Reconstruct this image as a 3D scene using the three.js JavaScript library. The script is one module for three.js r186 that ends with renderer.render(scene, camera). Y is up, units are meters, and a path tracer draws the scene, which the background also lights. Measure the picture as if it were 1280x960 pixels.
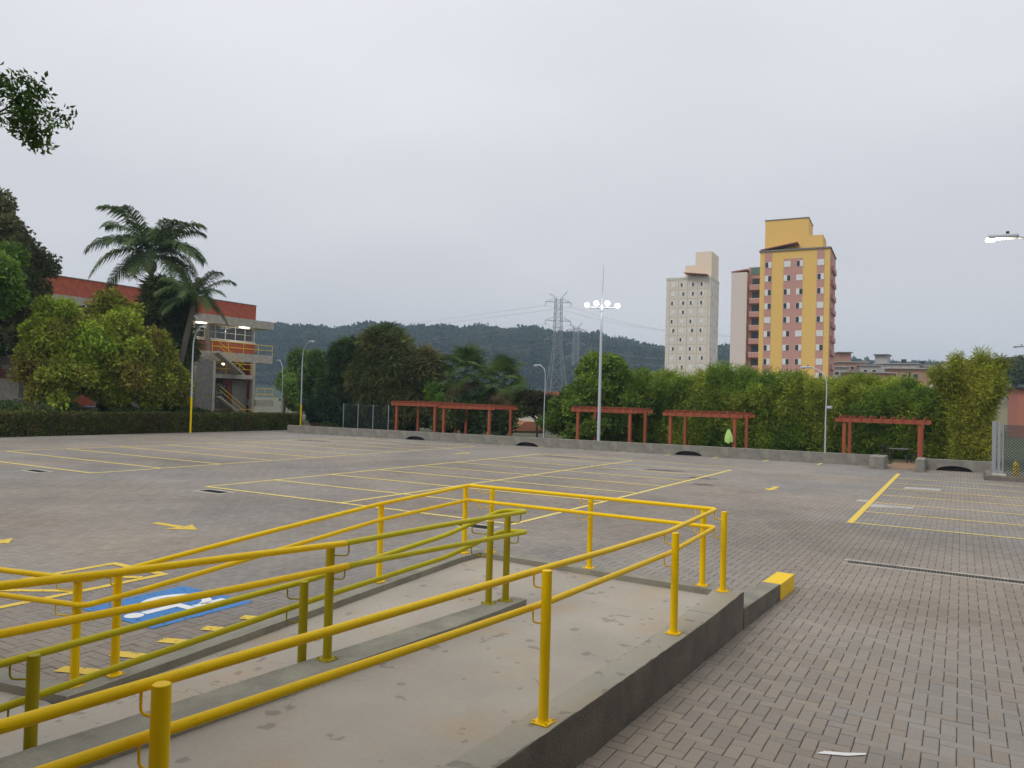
import * as THREE from 'three';
import { mergeGeometries } from 'three/addons/utils/BufferGeometryUtils.js';
import { RoundedBoxGeometry } from 'three/addons/geometries/RoundedBoxGeometry.js';

// ---------------------------------------------------------------- camera, sky, sun, exposure
const scene = new THREE.Scene();
const EYE = 2.65, FPX = 955, D2R = Math.PI / 180;
const camera = new THREE.PerspectiveCamera(2 * Math.atan(480 / FPX) / D2R, 4 / 3, 0.1, 4000);
camera.rotation.order = 'YXZ';
camera.rotation.set(1.236 * D2R, 30.5 * D2R, 1.57 * D2R);
camera.position.set(0, EYE, 0);
camera.updateMatrixWorld(true);
const renderer = new THREE.WebGLRenderer({ antialias: true });
renderer.toneMapping = THREE.LinearToneMapping;
renderer.toneMappingExposure = 1.17;
renderer.shadowMap.enabled = true;

function rng(seed) { let a = seed >>> 0; return () => { a = (a + 0x6d2b79f5) | 0; let t = Math.imul(a ^ (a >>> 15), 1 | a); t = (t + Math.imul(t ^ (t >>> 7), 61 | t)) ^ t; return ((t ^ (t >>> 14)) >>> 0) / 4294967296; }; }
const hash3 = (x, y, z) => { let h = Math.imul(x, 374761393) ^ Math.imul(y, 668265263) ^ Math.imul(z, 1274126177); h = Math.imul(h ^ (h >>> 13), 1274126177); return ((h ^ (h >>> 16)) >>> 0) / 4294967296; };
function noise3(x, y, z, per = 0) {            // value noise 0..1, tiling when per > 0
  const X = Math.floor(x), Y = Math.floor(y), Z = Math.floor(z), s = (t) => t * t * (3 - 2 * t);
  const m = (v) => per ? ((v % per) + per) % per : v;
  const fx = s(x - X), fy = s(y - Y), fz = s(z - Z); let r = 0;
  for (let k = 0; k < 8; k++) {
    const a = k & 1, b = (k >> 1) & 1, c = k >> 2;
    r += hash3(m(X + a), m(Y + b), Z + c) * (a ? fx : 1 - fx) * (b ? fy : 1 - fy) * (c ? fz : 1 - fz);
  }
  return r;
}
function fbm(x, y, z, oct = 4, per = 0) { let a = 0.5, r = 0, n = 0; for (let i = 0; i < oct; i++) { r += a * noise3(x, y, z + i * 17, per); n += a; a *= 0.5; x *= 2; y *= 2; z *= 2; per *= 2; } return r / n; }

{ // overcast sky, a little brighter overhead, faint cloud texture
  const W = 512, Hh = 256, data = new Float32Array(W * Hh * 4);
  for (let j = 0; j < Hh; j++) for (let i = 0; i < W; i++) {
    const el = ((j + 0.5) / Hh - 0.5) * Math.PI, az = (i + 0.5) / W * 2 * Math.PI;
    const dx = Math.cos(el) * Math.cos(az), dy = Math.sin(el), dz = Math.cos(el) * Math.sin(az);
    const c = fbm(dx * 1.6 + 7, dy * 4.2 + 3, dz * 1.6 + 5, 5) - 0.5;
    const up = Math.max(0, dy), l = (0.9 + 0.4 * up) * (1 + 0.42 * c);
    const b = dy < -0.02 ? 0.5 : 1, k = (j * W + i) * 4;
    data[k] = 0.618 * l * b; data[k + 1] = 0.63 * l * b; data[k + 2] = 0.668 * l * b * (1 - 0.08 * c); data[k + 3] = 1;
  }
  const t = new THREE.DataTexture(data, W, Hh, THREE.RGBAFormat, THREE.FloatType);
  t.mapping = THREE.EquirectangularReflectionMapping; t.magFilter = t.minFilter = THREE.LinearFilter; t.needsUpdate = true;
  scene.background = t; scene.environment = t;
}
const sun = new THREE.DirectionalLight(new THREE.Color(1, 0.97, 0.92), 1.15);
sun.position.set(-45, 75, 35); sun.castShadow = true; sun.shadow.radius = 45; sun.shadow.mapSize.set(2048, 2048);
Object.assign(sun.shadow.camera, { left: -70, right: 70, top: 70, bottom: -70, near: 1, far: 250 });
scene.add(sun, sun.target); sun.target.position.set(-20, 0, -25);

// ---------------------------------------------------------------- helpers
const V = (x, y, z) => new THREE.Vector3(x, y, z);
function ray(u, v) { return V((u - 640) / FPX, -(v - 480) / FPX, -1).applyQuaternion(camera.quaternion); }
function at(u, v, depth) { return ray(u, v).multiplyScalar(depth).add(camera.position); }   // a pixel's direction at a distance known from the ground or the thing's usual size
function onX(u, v, x) { const r = ray(u, v); return r.multiplyScalar(x / r.x).add(camera.position); }
function onZ(u, v, z) { const r = ray(u, v); return r.multiplyScalar(z / r.z).add(camera.position); }
const taken = new Map();
function numbered(n) { const k = taken.get(n) || 0; taken.set(n, k + 1); return k ? n + '_' + String(k).padStart(3, '0') : n; }
function shadow(o) { o.castShadow = o.receiveShadow = true; return o; }
function part(parent, name, geo, mat, pos, rot) { const m = shadow(new THREE.Mesh(geo, mat)); m.name = name; if (pos) m.position.set(...pos); if (rot) m.rotation.set(...rot); parent.add(m); return m; }
function thing(name, label, category, pos = [0, 0, 0], turn = 0, group) { const g = new THREE.Group(); g.name = numbered(name); g.position.set(...pos); g.rotation.y = turn; g.userData = { label, category }; if (group) g.userData.group = group; scene.add(g); return g; }
function setting(name, label) { const g = new THREE.Group(); g.name = numbered(name); g.userData = { label, category: name.replace(/_/g, ' '), kind: 'structure' }; scene.add(g); return g; }
const lin = (r, g, b) => new THREE.Color().setRGB(r, g, b);
function std(c, rough = 0.8, o = {}) { return new THREE.MeshStandardMaterial({ color: lin(...c), roughness: rough, side: THREE.DoubleSide, ...o }); }
function tex(size, fn, srgb = true) {
  const d = new Uint8Array(size * size * 4);
  for (let j = 0; j < size; j++) for (let i = 0; i < size; i++) { const c = fn(i / size, j / size), k = (j * size + i) * 4; for (let q = 0; q < 3; q++) { const v = Math.max(0, Math.min(1, Array.isArray(c) ? c[q] : c)); d[k + q] = 255 * (srgb ? (v <= 0.0031308 ? v * 12.92 : 1.055 * v ** (1 / 2.4) - 0.055) : v); } d[k + 3] = 255; }
  const t = new THREE.DataTexture(d, size, size); t.wrapS = t.wrapT = THREE.RepeatWrapping; t.magFilter = THREE.LinearFilter; t.minFilter = THREE.LinearMipmapLinearFilter; t.generateMipmaps = true;
  if (srgb) t.colorSpace = THREE.SRGBColorSpace; t.needsUpdate = true; return t;
}
function metreUV(g, scale = 1) {        // box-projected uv in metres
  if (g.index) g = g.toNonIndexed();
  if (!g.attributes.normal) g.computeVertexNormals();
  const p = g.attributes.position, uv = new Float32Array(p.count * 2), a = V(), b = V(), c = V(), n = V();
  for (let i = 0; i < p.count; i += 3) {
    a.fromBufferAttribute(p, i); b.fromBufferAttribute(p, i + 1); c.fromBufferAttribute(p, i + 2);
    n.subVectors(b, a).cross(c.clone().sub(a)); const x = Math.abs(n.x), y = Math.abs(n.y), z = Math.abs(n.z);
    for (let k = 0; k < 3; k++) { const q = [a, b, c][k]; const [s, t] = y >= x && y >= z ? [q.x, q.z] : x >= z ? [q.z, q.y] : [q.x, q.y]; uv[(i + k) * 2] = s * scale; uv[(i + k) * 2 + 1] = t * scale; }
  }
  g.setAttribute('uv', new THREE.BufferAttribute(uv, 2)); return g;
}
function clean(g) { const r = g.index ? g.toNonIndexed() : g; for (const k of Object.keys(r.attributes)) if (!['position', 'normal', 'uv'].includes(k)) r.deleteAttribute(k); if (!r.attributes.normal) r.computeVertexNormals(); if (!r.attributes.uv) r.setAttribute('uv', new THREE.BufferAttribute(new Float32Array(r.attributes.position.count * 2), 2)); return r; }
const merge = (list) => mergeGeometries(list.map(clean));
function box(w, h, d, x = 0, y = 0, z = 0) { const g = new THREE.BoxGeometry(w, h, d); g.translate(x, y, z); return metreUV(g); }
function span(x0, x1, y0, y1, z0, z1) { return box(Math.abs(x1 - x0), Math.abs(y1 - y0), Math.abs(z1 - z0), (x0 + x1) / 2, (y0 + y1) / 2, (z0 + z1) / 2); }
function rbox(w, h, d, r, x = 0, y = 0, z = 0, s = 2) { const g = new RoundedBoxGeometry(w, h, d, s, r); g.translate(x, y, z); return g; }
function beam(a, b, w, h = w) { const d = b.clone().sub(a), L = d.length(), g = new THREE.BoxGeometry(w, h, L); g.applyQuaternion(new THREE.Quaternion().setFromUnitVectors(V(0, 0, 1), d.normalize())); g.translate((a.x + b.x) / 2, (a.y + b.y) / 2, (a.z + b.z) / 2); return g; }
function bar(a, b, r, seg = 6, r2 = r) { const d = b.clone().sub(a), L = d.length(), g = new THREE.CylinderGeometry(r2, r, L, seg); g.applyQuaternion(new THREE.Quaternion().setFromUnitVectors(V(0, 1, 0), d.normalize())); g.translate((a.x + b.x) / 2, (a.y + b.y) / 2, (a.z + b.z) / 2); return g; }
function taper(pts, r0, r1, seg = 12, rad = 8) {
  const cv = new THREE.CatmullRomCurve3(pts), g = new THREE.TubeGeometry(cv, seg, 1, rad, false), p = g.attributes.position, c = V();
  for (let i = 0; i <= seg; i++) { cv.getPointAt(i / seg, c); const r = r0 + (r1 - r0) * i / seg; for (let j = 0; j <= rad; j++) { const k = i * (rad + 1) + j; p.setXYZ(k, c.x + (p.getX(k) - c.x) * r, c.y + (p.getY(k) - c.y) * r, c.z + (p.getZ(k) - c.z) * r); } }
  g.computeVertexNormals(); return g;
}
function roundedPath(pts, rad) {
  const path = new THREE.CurvePath(); let prev = pts[0];
  for (let i = 1; i < pts.length; i++) {
    if (i === pts.length - 1) { path.add(new THREE.LineCurve3(prev, pts[i])); break; }
    const a = pts[i - 1].clone().sub(pts[i]), b = pts[i + 1].clone().sub(pts[i]), r = Math.min(rad, a.length() * 0.45, b.length() * 0.45);
    const p = pts[i].clone().addScaledVector(a.normalize(), r), q = pts[i].clone().addScaledVector(b.normalize(), r);
    path.add(new THREE.LineCurve3(prev, p)); path.add(new THREE.QuadraticBezierCurve3(p, pts[i], q)); prev = q;
  }
  return path;
}
function tubePath(pts, r, rad = 0.1, seg = 160, sides = 12) { return new THREE.TubeGeometry(roundedPath(pts, rad), seg, r, sides, false); }

// ---------------------------------------------------------------- materials
const grainT = tex(256, (u, v) => 0.82 + 0.18 * noise3(u * 128, v * 128, 1, 128) + 0.16 * (fbm(u * 16, v * 16, 3, 4, 16) - 0.5));
const grainB = tex(256, (u, v) => 0.5 + 0.5 * (noise3(u * 110, v * 110, 9, 110) - 0.5) + 0.5 * (fbm(u * 20, v * 20, 5, 4, 20) - 0.5), false);
const cementT = tex(1024, (u, v) => {   // smoothed cement with brownish and greenish blotches and small scuffs
  const a = fbm(u * 7, v * 7, 2, 5, 7), b = fbm(u * 11, v * 11, 40, 4, 11), f = noise3(u * 300, v * 300, 4, 300), s = fbm(u * 38, v * 38, 77, 3, 38);
  let k = 0.86 + 0.3 * (a - 0.5) + 0.06 * (f - 0.5); if (s > 0.735) k *= 1 - Math.min(0.3, 3.2 * (s - 0.685)); const cr = Math.abs(fbm(u * 5, v * 5, 91, 5, 5) - 0.5); if (cr < 0.002 && noise3(u * 4, v * 4, 60, 4) > 0.55) k *= 0.72; const ws = fbm(u * 3, v * 3, 55, 4, 3); k *= 0.94 + 0.24 * (ws - 0.4);
  const w = Math.max(0, b - 0.5) * 1.3, g = Math.max(0, 0.46 - b) * 1.1;
  return [k * (1 + 0.1 * w - 0.06 * g), k * (0.985 - 0.12 * w + 0.03 * g), k * (0.96 - 0.38 * w - 0.02 * g)];
});
cementT.repeat.set(1 / 6, 1 / 6);
const roughT = tex(512, (u, v) => { const a = fbm(u * 10, v * 10, 12, 5, 10), f = noise3(u * 170, v * 170, 6, 170); const k = 0.8 + 0.5 * (a - 0.5) + 0.16 * (f - 0.5); return [k, k * (0.99 + 0.03 * (a - 0.5)), k * (0.97 + 0.1 * (0.5 - a))]; });
roughT.repeat.set(0.5, 0.5);
const paintT = tex(512, (u, v) => { const n = fbm(u * 24, v * 24, 15, 5, 24), f = noise3(u * 150, v * 150, 2, 150), w = fbm(u * 6, v * 6, 33, 3, 6); let k = 0.97 + 0.12 * (w - 0.5) + 0.05 * (f - 0.5), b = 1; if (n > 0.71) { k *= 1 - 1.8 * (n - 0.71); b = 1.5; } return [k, k * 0.985, k * b]; }); paintT.repeat.set(17, 1);
const gloss = (c, r) => new THREE.MeshPhysicalMaterial({ color: lin(...c), roughness: r, specularIntensity: 0.38, map: paintT, bumpMap: grainB, bumpScale: 0.0006, side: THREE.DoubleSide });
const M = {
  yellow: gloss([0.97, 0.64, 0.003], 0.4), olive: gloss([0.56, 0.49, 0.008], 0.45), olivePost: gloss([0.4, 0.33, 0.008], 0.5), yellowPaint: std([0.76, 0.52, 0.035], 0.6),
  floor: std([0.46, 0.415, 0.35], 0.78, { map: cementT, bumpMap: grainB, bumpScale: 0.002 }),
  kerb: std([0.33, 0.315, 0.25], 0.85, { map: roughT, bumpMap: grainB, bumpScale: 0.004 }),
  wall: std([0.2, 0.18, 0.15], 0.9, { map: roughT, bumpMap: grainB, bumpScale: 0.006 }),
  sand: std([0.095, 0.08, 0.062], 0.95), soil: std([0.13, 0.1, 0.065], 0.95), grass: std([0.075, 0.1, 0.03], 0.95),
  galv: std([0.3, 0.32, 0.34], 0.55, { metalness: 0.2 }), lampGrey: std([0.46, 0.5, 0.54], 0.5), dark: std([0.03, 0.03, 0.032], 0.6), iron: std([0.014, 0.014, 0.014], 0.8),
  wood: std([0.36, 0.085, 0.035], 0.65, { map: grainT }), bark: std([0.13, 0.1, 0.075], 0.95), palmBark: std([0.14, 0.12, 0.095], 0.9),
  brick: std([0.46, 0.11, 0.055], 0.85, { map: roughT }), conc: std([0.52, 0.48, 0.41], 0.85, { map: roughT }), concDark: std([0.25, 0.235, 0.215], 0.9, { map: roughT }),
  glass: std([0.05, 0.06, 0.065], 0.12), white: std([0.72, 0.72, 0.7], 0.6), pale: std([0.6, 0.57, 0.5], 0.8), cream: std([0.72, 0.65, 0.52], 0.85), creamDark: std([0.8, 0.66, 0.5], 0.85), paneDark: std([0.03, 0.032, 0.035], 0.3),
  towerYellow: std([0.78, 0.5, 0.14], 0.8), towerRed: std([0.53, 0.28, 0.23], 0.85), towerPink: std([0.68, 0.58, 0.53], 0.85), tile: std([0.36, 0.15, 0.08], 0.9), houseBrick: std([0.4, 0.23, 0.16], 0.9), houseGrey: std([0.4, 0.385, 0.37], 0.9),
  white2: std([0.78, 0.78, 0.76], 0.55), blue: std([0.035, 0.2, 0.52], 0.55), lime: std([0.45, 0.68, 0.2], 0.85), wire: std([0.2, 0.21, 0.22], 0.6), lattice: std([0.24, 0.25, 0.27], 0.6),
  glowWhite: std([1, 1, 1], 0.4, { emissive: lin(1, 0.99, 0.97), emissiveIntensity: 9 }), glowWarm: std([1, 0.95, 0.8], 0.4, { emissive: lin(1, 0.86, 0.6), emissiveIntensity: 5 }), tubeGlow: std([1, 1, 0.95], 0.4, { emissive: lin(1, 0.95, 0.84), emissiveIntensity: 2.2 }),
};
M.glassPane = new THREE.MeshPhysicalMaterial({ color: 0xe8f0ee, roughness: 0.05, transmission: 1, thickness: 0, side: THREE.DoubleSide });
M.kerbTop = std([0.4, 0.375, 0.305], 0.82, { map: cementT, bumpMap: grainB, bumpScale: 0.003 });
M.brick.map.repeat.set(0.5, 0.5);
function leafMat() { return new THREE.MeshPhysicalMaterial({ color: 0xffffff, roughness: 0.8, specularIntensity: 0.3, transmission: 0.35, thickness: 0, side: THREE.DoubleSide }); }
const LEAF = leafMat();
const solidLeaf = (c) => new THREE.MeshPhysicalMaterial({ color: lin(...c), roughness: 0.8, specularIntensity: 0.3, transmission: 0.25, thickness: 0, side: THREE.DoubleSide });

// ---------------------------------------------------------------- ground
{
  const g = setting('ground', 'brown soil and rough grass beyond the paved lot');
  const geo = new THREE.PlaneGeometry(5000, 5000); geo.rotateX(-Math.PI / 2); geo.translate(-400, -0.09, -1200);
  part(g, 'earth', geo, std([0.1, 0.1, 0.05], 0.95));
}
const lot = setting('parking_lot', 'grey interlocking paver parking lot with yellow painted stalls');
const U = 0.118;
const inRamp = (x, z) => { const th = Math.atan(0.0446), q = [x + 2.602, z], s = q[0] * Math.sin(th) - q[1] * Math.cos(th), t = -q[0] * Math.cos(th) - q[1] * Math.sin(th); return s > -1.4 && s < 9.5 && t > 0.2 && t < 3.9; };
{
  part(lot, 'joint_sand', span(-46, 8, -0.06, -0.011, -42.6, 6), M.sand);
  const L = 2 * U - 0.0065, W = U - 0.0065, ch = 0.005, hh = 0.03;
  const ring = (l, w, y) => [[-l / 2, y, -w / 2], [l / 2, y, -w / 2], [l / 2, y, w / 2], [-l / 2, y, w / 2]];
  const A = ring(L - 2 * ch, W - 2 * ch, 0), B = ring(L, W, -ch * 0.8), C = ring(L, W, -hh), pos = [];
  const quad = (a, b, c, d) => pos.push(...a, ...b, ...c, ...a, ...c, ...d);
  quad(A[3], A[2], A[1], A[0]);
  for (let i = 0; i < 4; i++) { const j = (i + 1) % 4; quad(A[i], A[j], B[j], B[i]); quad(B[i], B[j], C[j], C[i]); }
  let pg = new THREE.BufferGeometry(); pg.setAttribute('position', new THREE.Float32BufferAttribute(pos, 3)); pg.computeVertexNormals(); pg = metreUV(pg, 4);
  const pmat = new THREE.MeshStandardMaterial({ color: 0xffffff, roughness: 0.72, map: grainT, bumpMap: grainB, bumpScale: 0.0015, side: THREE.DoubleSide });
  const stains = [[-32.4, -32.3, 1.3, 0.25], [-26, -34, 1.0, 0.2], [-16.6, -33, 0.8, 0.25], [-10.3, -29.8, 0.7, 0.35], [-8.1, -27.7, 0.5, 0.25], [-13.2, -29, 0.5, 0.3], [-7.5, -25.5, 0.35, 0.25]];
  const r = rng(11), list = [], colr = [];
  const i0 = Math.floor(-43.3 / U), i1 = Math.floor(7.5 / U), j0 = Math.floor(-42.4 / U), j1 = Math.floor(4 / U);
  const v = V(), near = [];
  for (let j = j0; j < j1; j++) for (let i = i0; i < i1; i++) {
    const k = (((i - j) % 4) + 4) % 4; if (k !== 0 && k !== 3) continue;
    const x = (i + (k === 0 ? 1 : 0.5)) * U, z = (j + (k === 0 ? 0.5 : 1)) * U;
    const a = r(), b = r(), c = r(), d = r();
    if (inRamp(x, z)) continue;
    if (z > -2 && x < -14) continue;
    v.set(x, 0, z).project(camera);
    const vis = v.z < 1 && Math.abs(v.x) < 1.5 && v.y < 1 && v.y > -2.2; if (!vis && Math.hypot(x, z) > 9) continue;
    const m = new THREE.Matrix4().compose(V(x, (a - 0.5) * 0.003, z), new THREE.Quaternion().setFromEuler(new THREE.Euler((b - 0.5) * 0.024, (k === 0 ? 0 : Math.PI / 2) + (c - 0.5) * 0.034, (d - 0.5) * 0.02)), V(1, 1, 1));
    const p = fbm(x * 0.16, z * 0.16, 3, 4), q = fbm(x * 0.7 + 9, z * 0.7, 8, 3), e = r(), f = r();
    let t = 1 + 0.55 * (p - 0.5) + 0.4 * (q - 0.5) + 0.2 * (e - 0.5);
    for (const [sx, sz, rx, rz] of stains) { const dd = ((x - sx) / rx) ** 2 + ((z - sz) / rz) ** 2; if (dd < 1 + f * 0.5) t *= 0.42; }
    const warm = 0.5 * (fbm(x * 0.25 + 30, z * 0.25, 5, 3) - 0.5) + 0.09 * (f - 0.5);
    const col = [0.268 * t * (1 + 0.4 * warm), 0.234 * t, 0.196 * t * (1 - 0.5 * warm)];
    const inFrame = Math.abs(v.x) < 1 && Math.abs(v.y) < 1 && v.z < 1;
    near.push([inFrame && x > -2.5 ? x * x + z * z : 1e9 + x * x + z * z, m, col]);
  }
  near.sort((p, q) => p[0] - q[0]);
  const mats = new Map();
  near.slice(0, 300).forEach(([, m, c]) => {
    const key = c.map((q) => Math.round(q * 40)).join(); if (!mats.has(key)) { const q = pmat.clone(); q.color = lin(...c); mats.set(key, q); }
    const o = part(lot, 'paver', pg, mats.get(key)); m.decompose(o.position, o.quaternion, o.scale);
  });
  const rest = near.slice(300), im = shadow(new THREE.InstancedMesh(pg, pmat, rest.length)); im.name = 'paving'; im.userData.kind = 'stuff';
  const cc = new THREE.Color(); rest.forEach(([, m, c], i) => { im.setMatrixAt(i, m); im.setColorAt(i, cc.setRGB(...c)); }); lot.add(im);
  console.log('pavers', near.length, 'mats', mats.size);
}
// painted markings: thin sheets on the pavers
const wornA = tex(512, (u, v) => { const n = fbm(u * 60, v * 60, 3, 3, 60), f = noise3(u * 160, v * 160, 8, 160); return (n > 0.74 ? 0.3 : 1) * (f > 0.95 ? 0.4 : 1); }, false);
const lineMat = std([0.8, 0.62, 0.16], 0.7, { alphaMap: wornA, transparent: true }), lineNear = std([0.76, 0.53, 0.06], 0.65, { alphaMap: wornA, transparent: true });
function sheet(shapePts, y = 0.0055) { const s = new THREE.Shape(shapePts.map(([x, z]) => new THREE.Vector2(x, -z))); const g = new THREE.ShapeGeometry(s, 24); g.rotateX(-Math.PI / 2); g.translate(0, y, 0); const p = g.attributes.position, uv = g.attributes.uv; for (let i = 0; i < p.count; i++) uv.setXY(i, p.getX(i) * 0.4, p.getZ(i) * 0.4); return g; }
function stripe(x0, z0, x1, z1, w, mat = lineMat, y = 0.0055, name = 'parking_line') { const dx = x1 - x0, dz = z1 - z0, l = Math.hypot(dx, dz), nx = -dz / l * w / 2, nz = dx / l * w / 2; return part(lot, name, sheet([[x0 + nx, z0 + nz], [x1 + nx, z1 + nz], [x1 - nx, z1 - nz], [x0 - nx, z0 - nz]], y), mat); }
{
  const P = 2.44;
  for (const x of [-33.7, -23.57]) stripe(x, -14.05, x, -36.1, 0.115);
  for (let k = 0; k < 10; k++) stripe(-33.64, -14.1 - k * P, -23.63, -14.1 - k * P, 0.125, lineMat, 0.0075);
  for (const x of [-18.2, -13.2, -8.25]) stripe(x, -14.15, x, x === -8.25 ? -32.3 : -33.8, 0.115);
  for (let k = 0; k < 9; k++) stripe(-18.14, -14.2 - k * P, -8.31, -14.2 - k * P, 0.125, lineMat, 0.0075);
  stripe(-2.22, -19.55, -2.26, -36.3, 0.15, lineNear);
  for (let k = 0; k < 7; k++) stripe(-2.13, -19.62 - k * 2.35, 6, -19.62 - k * 2.35, 0.095, lineMat, 0.0075);
  for (let k = 0; k < 12; k++) stripe(-5.85 - k * 2.5, -38.6, -5.85 - k * 2.5, -41, 0.1);
  const arrow = (x, z, a, l, w, hw) => { const c = Math.cos(a), s = Math.sin(a), T = ([p, q]) => [x + p * c - q * s, z + p * s + q * c]; part(lot, 'direction_arrow', sheet([[0, -w], [l * 0.6, -w], [l * 0.55, -hw], [l, 0], [l * 0.55, hw], [l * 0.6, w], [0, w]].map(T)), lineNear); };
  arrow(-13.9, -9.66, 0, 1.3, 0.09, 0.32); arrow(-5.3, -26.7, Math.PI / 2, 1.4, 0.08, 0.25); arrow(-14.8, -6.9, 0, 0.95, 0.08, 0.28); arrow(-21, -30.4, -Math.PI / 2, 1.4, 0.09, 0.3);
  // wheelchair-user stall
  const bx0 = -9.1, bx1 = -7.72, bz0 = -6.78, bz1 = -5.38;
  part(lot, 'blue_square', sheet([[bx0, bz0], [bx1, bz0], [bx1, bz1], [bx0, bz1]]), std([0.04, 0.2, 0.5], 0.6, { alphaMap: wornA, transparent: true }));
  const wm = std([0.78, 0.78, 0.76], 0.6), Y = 0.009;
  const disc = (x, z, r) => sheet(Array.from({ length: 20 }, (_, k) => [x + r * Math.cos(k * Math.PI / 10), z + r * Math.sin(k * Math.PI / 10)]), Y);
  const strip = (x0, z0, x1, z1, w) => { const l = Math.hypot(x1 - x0, z1 - z0), nx = -(z1 - z0) / l * w / 2, nz = (x1 - x0) / l * w / 2; return sheet([[x0 + nx, z0 + nz], [x1 + nx, z1 + nz], [x1 - nx, z1 - nz], [x0 - nx, z0 - nz]], Y); };
  part(lot, 'wheelchair_symbol', disc(-8.33, -5.56, 0.11), wm);
  part(lot, 'wheelchair_symbol', strip(-8.33, -5.68, -8.33, -6.2, 0.13), wm);
  part(lot, 'wheelchair_symbol', strip(-8.27, -6.14, -8.02, -6.14, 0.12), wm);
  part(lot, 'wheelchair_symbol', strip(-8.1, -6.21, -8.1, -6.66, 0.13), wm);
  const arc = []; for (let k = 0; k <= 18; k++) { const a = (0.62 + k / 18 * 1.25) * Math.PI; arc.push([-8.45 + 0.42 * Math.cos(a), -6.2 + 0.42 * Math.sin(a)]); } for (let k = 18; k >= 0; k--) { const a = (0.62 + k / 18 * 1.25) * Math.PI; arc.push([-8.45 + 0.3 * Math.cos(a), -6.2 + 0.3 * Math.sin(a)]); }
  part(lot, 'wheelchair_symbol', sheet(arc, Y), wm);
  stripe(-9.9, -7.1, -9.9, -2.2, 0.12, lineNear); stripe(-11.1, -7.1, -11.1, -2.2, 0.12, lineNear); stripe(-11.04, -7.04, -9.96, -7.04, 0.12, lineNear, 0.0075);
  for (let k = 0; k < 5; k++) stripe(-11.03, -6.0 + k * 0.95, -9.97, -6.75 + k * 0.95, 0.12, lineNear, 0.0075, 'hatch_stripe');
  for (let k = 0; k < 6; k++) stripe(-7.3, -3.6 - k * 0.53, -6.78, -3.8 - k * 0.53, 0.15, lineNear, 0.0075, 'hatch_stripe');
  stripe(-7.1, -6.9, -7.1, -9.4, 0.08, lineNear);
  const patch = std([0.52, 0.5, 0.46], 0.85, { map: roughT });
  part(lot, 'mortar_patch', sheet([[-2.14, -23.1], [-1.15, -23.45], [-1.05, -24.0], [-2.14, -23.95]], 0.006), patch);
  part(lot, 'mortar_patch', sheet([[-2.62, -24.2], [-2.31, -24.3], [-2.31, -24.8], [-2.58, -24.75]], 0.006), patch);
  part(lot, 'mortar_patch', sheet([[-1.7, -29.3], [-0.6, -29.5], [-0.55, -30.4], [-1.65, -30.1]], 0.006), patch);
  part(lot, 'chalk_mark', sheet([[-0.93, -6.33], [-0.86, -6.36], [-0.72, -6.42], [-0.6, -6.52], [-0.6, -6.555], [-0.74, -6.47], [-0.88, -6.41]], 0.007), wm);
}
function stormDrain(x, z, w, d, label) {
  const g = thing('storm_drain', label, 'drain', [x, 0, z], 0, 'storm drains in the paving');
  const f = 0.12; part(g, 'frame', merge([box(w + 2 * f, 0.03, f, 0, -0.006, -d / 2 - f / 2), box(w + 2 * f, 0.03, f, 0, -0.006, d / 2 + f / 2), box(f, 0.03, d, -w / 2 - f / 2, -0.006, 0), box(f, 0.03, d, w / 2 + f / 2, -0.006, 0)]), M.conc);
  const bars = []; for (let k = 0; k < Math.round(w / 0.05); k++) bars.push(box(0.022, 0.025, d, -w / 2 + 0.025 + k * 0.05, 0.0, 0)); part(g, 'grate', merge(bars), M.iron);
  part(g, 'pit', box(w, 0.02, d, 0, -0.003 - 0.012, 0), M.dark); return g;
}
stormDrain(-17.15, -13.62, 0.85, 0.34, 'dark storm drain grate at the corner of the middle stall block');
stormDrain(-25.2, -13.3, 0.85, 0.3, 'dark storm drain grate beside the stall block facing the hedge');
stormDrain(-8.75, -13.45, 0.8, 0.34, 'dark storm drain grate just behind the ramp railing corner');
{
  const g = thing('channel_drain', 'long narrow trench drain with black grating across the pavers', 'drain', [0, 0, -14.55]);
  part(g, 'edge_strip', merge([span(-1.75, 6, -0.02, 0.006, -0.21, -0.115), span(-1.75, 6, -0.02, 0.004, 0.115, 0.19)]), M.conc);
  part(g, 'channel', span(-1.68, 6, -0.03, -0.0075, -0.115, 0.115), M.dark);
  const bars = []; for (let x = -1.66; x < 6; x += 0.045) bars.push(span(x, x + 0.02, -0.006, 0.006, -0.105, 0.105)); bars.push(span(-1.68, 6, -0.0065, 0.0055, -0.114, -0.1), span(-1.68, 6, -0.0065, 0.0055, 0.1, 0.114), span(-1.68, 6, -0.0065, 0.0045, -0.01, 0.01)); part(g, 'grating', merge(bars), M.iron);
}

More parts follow.
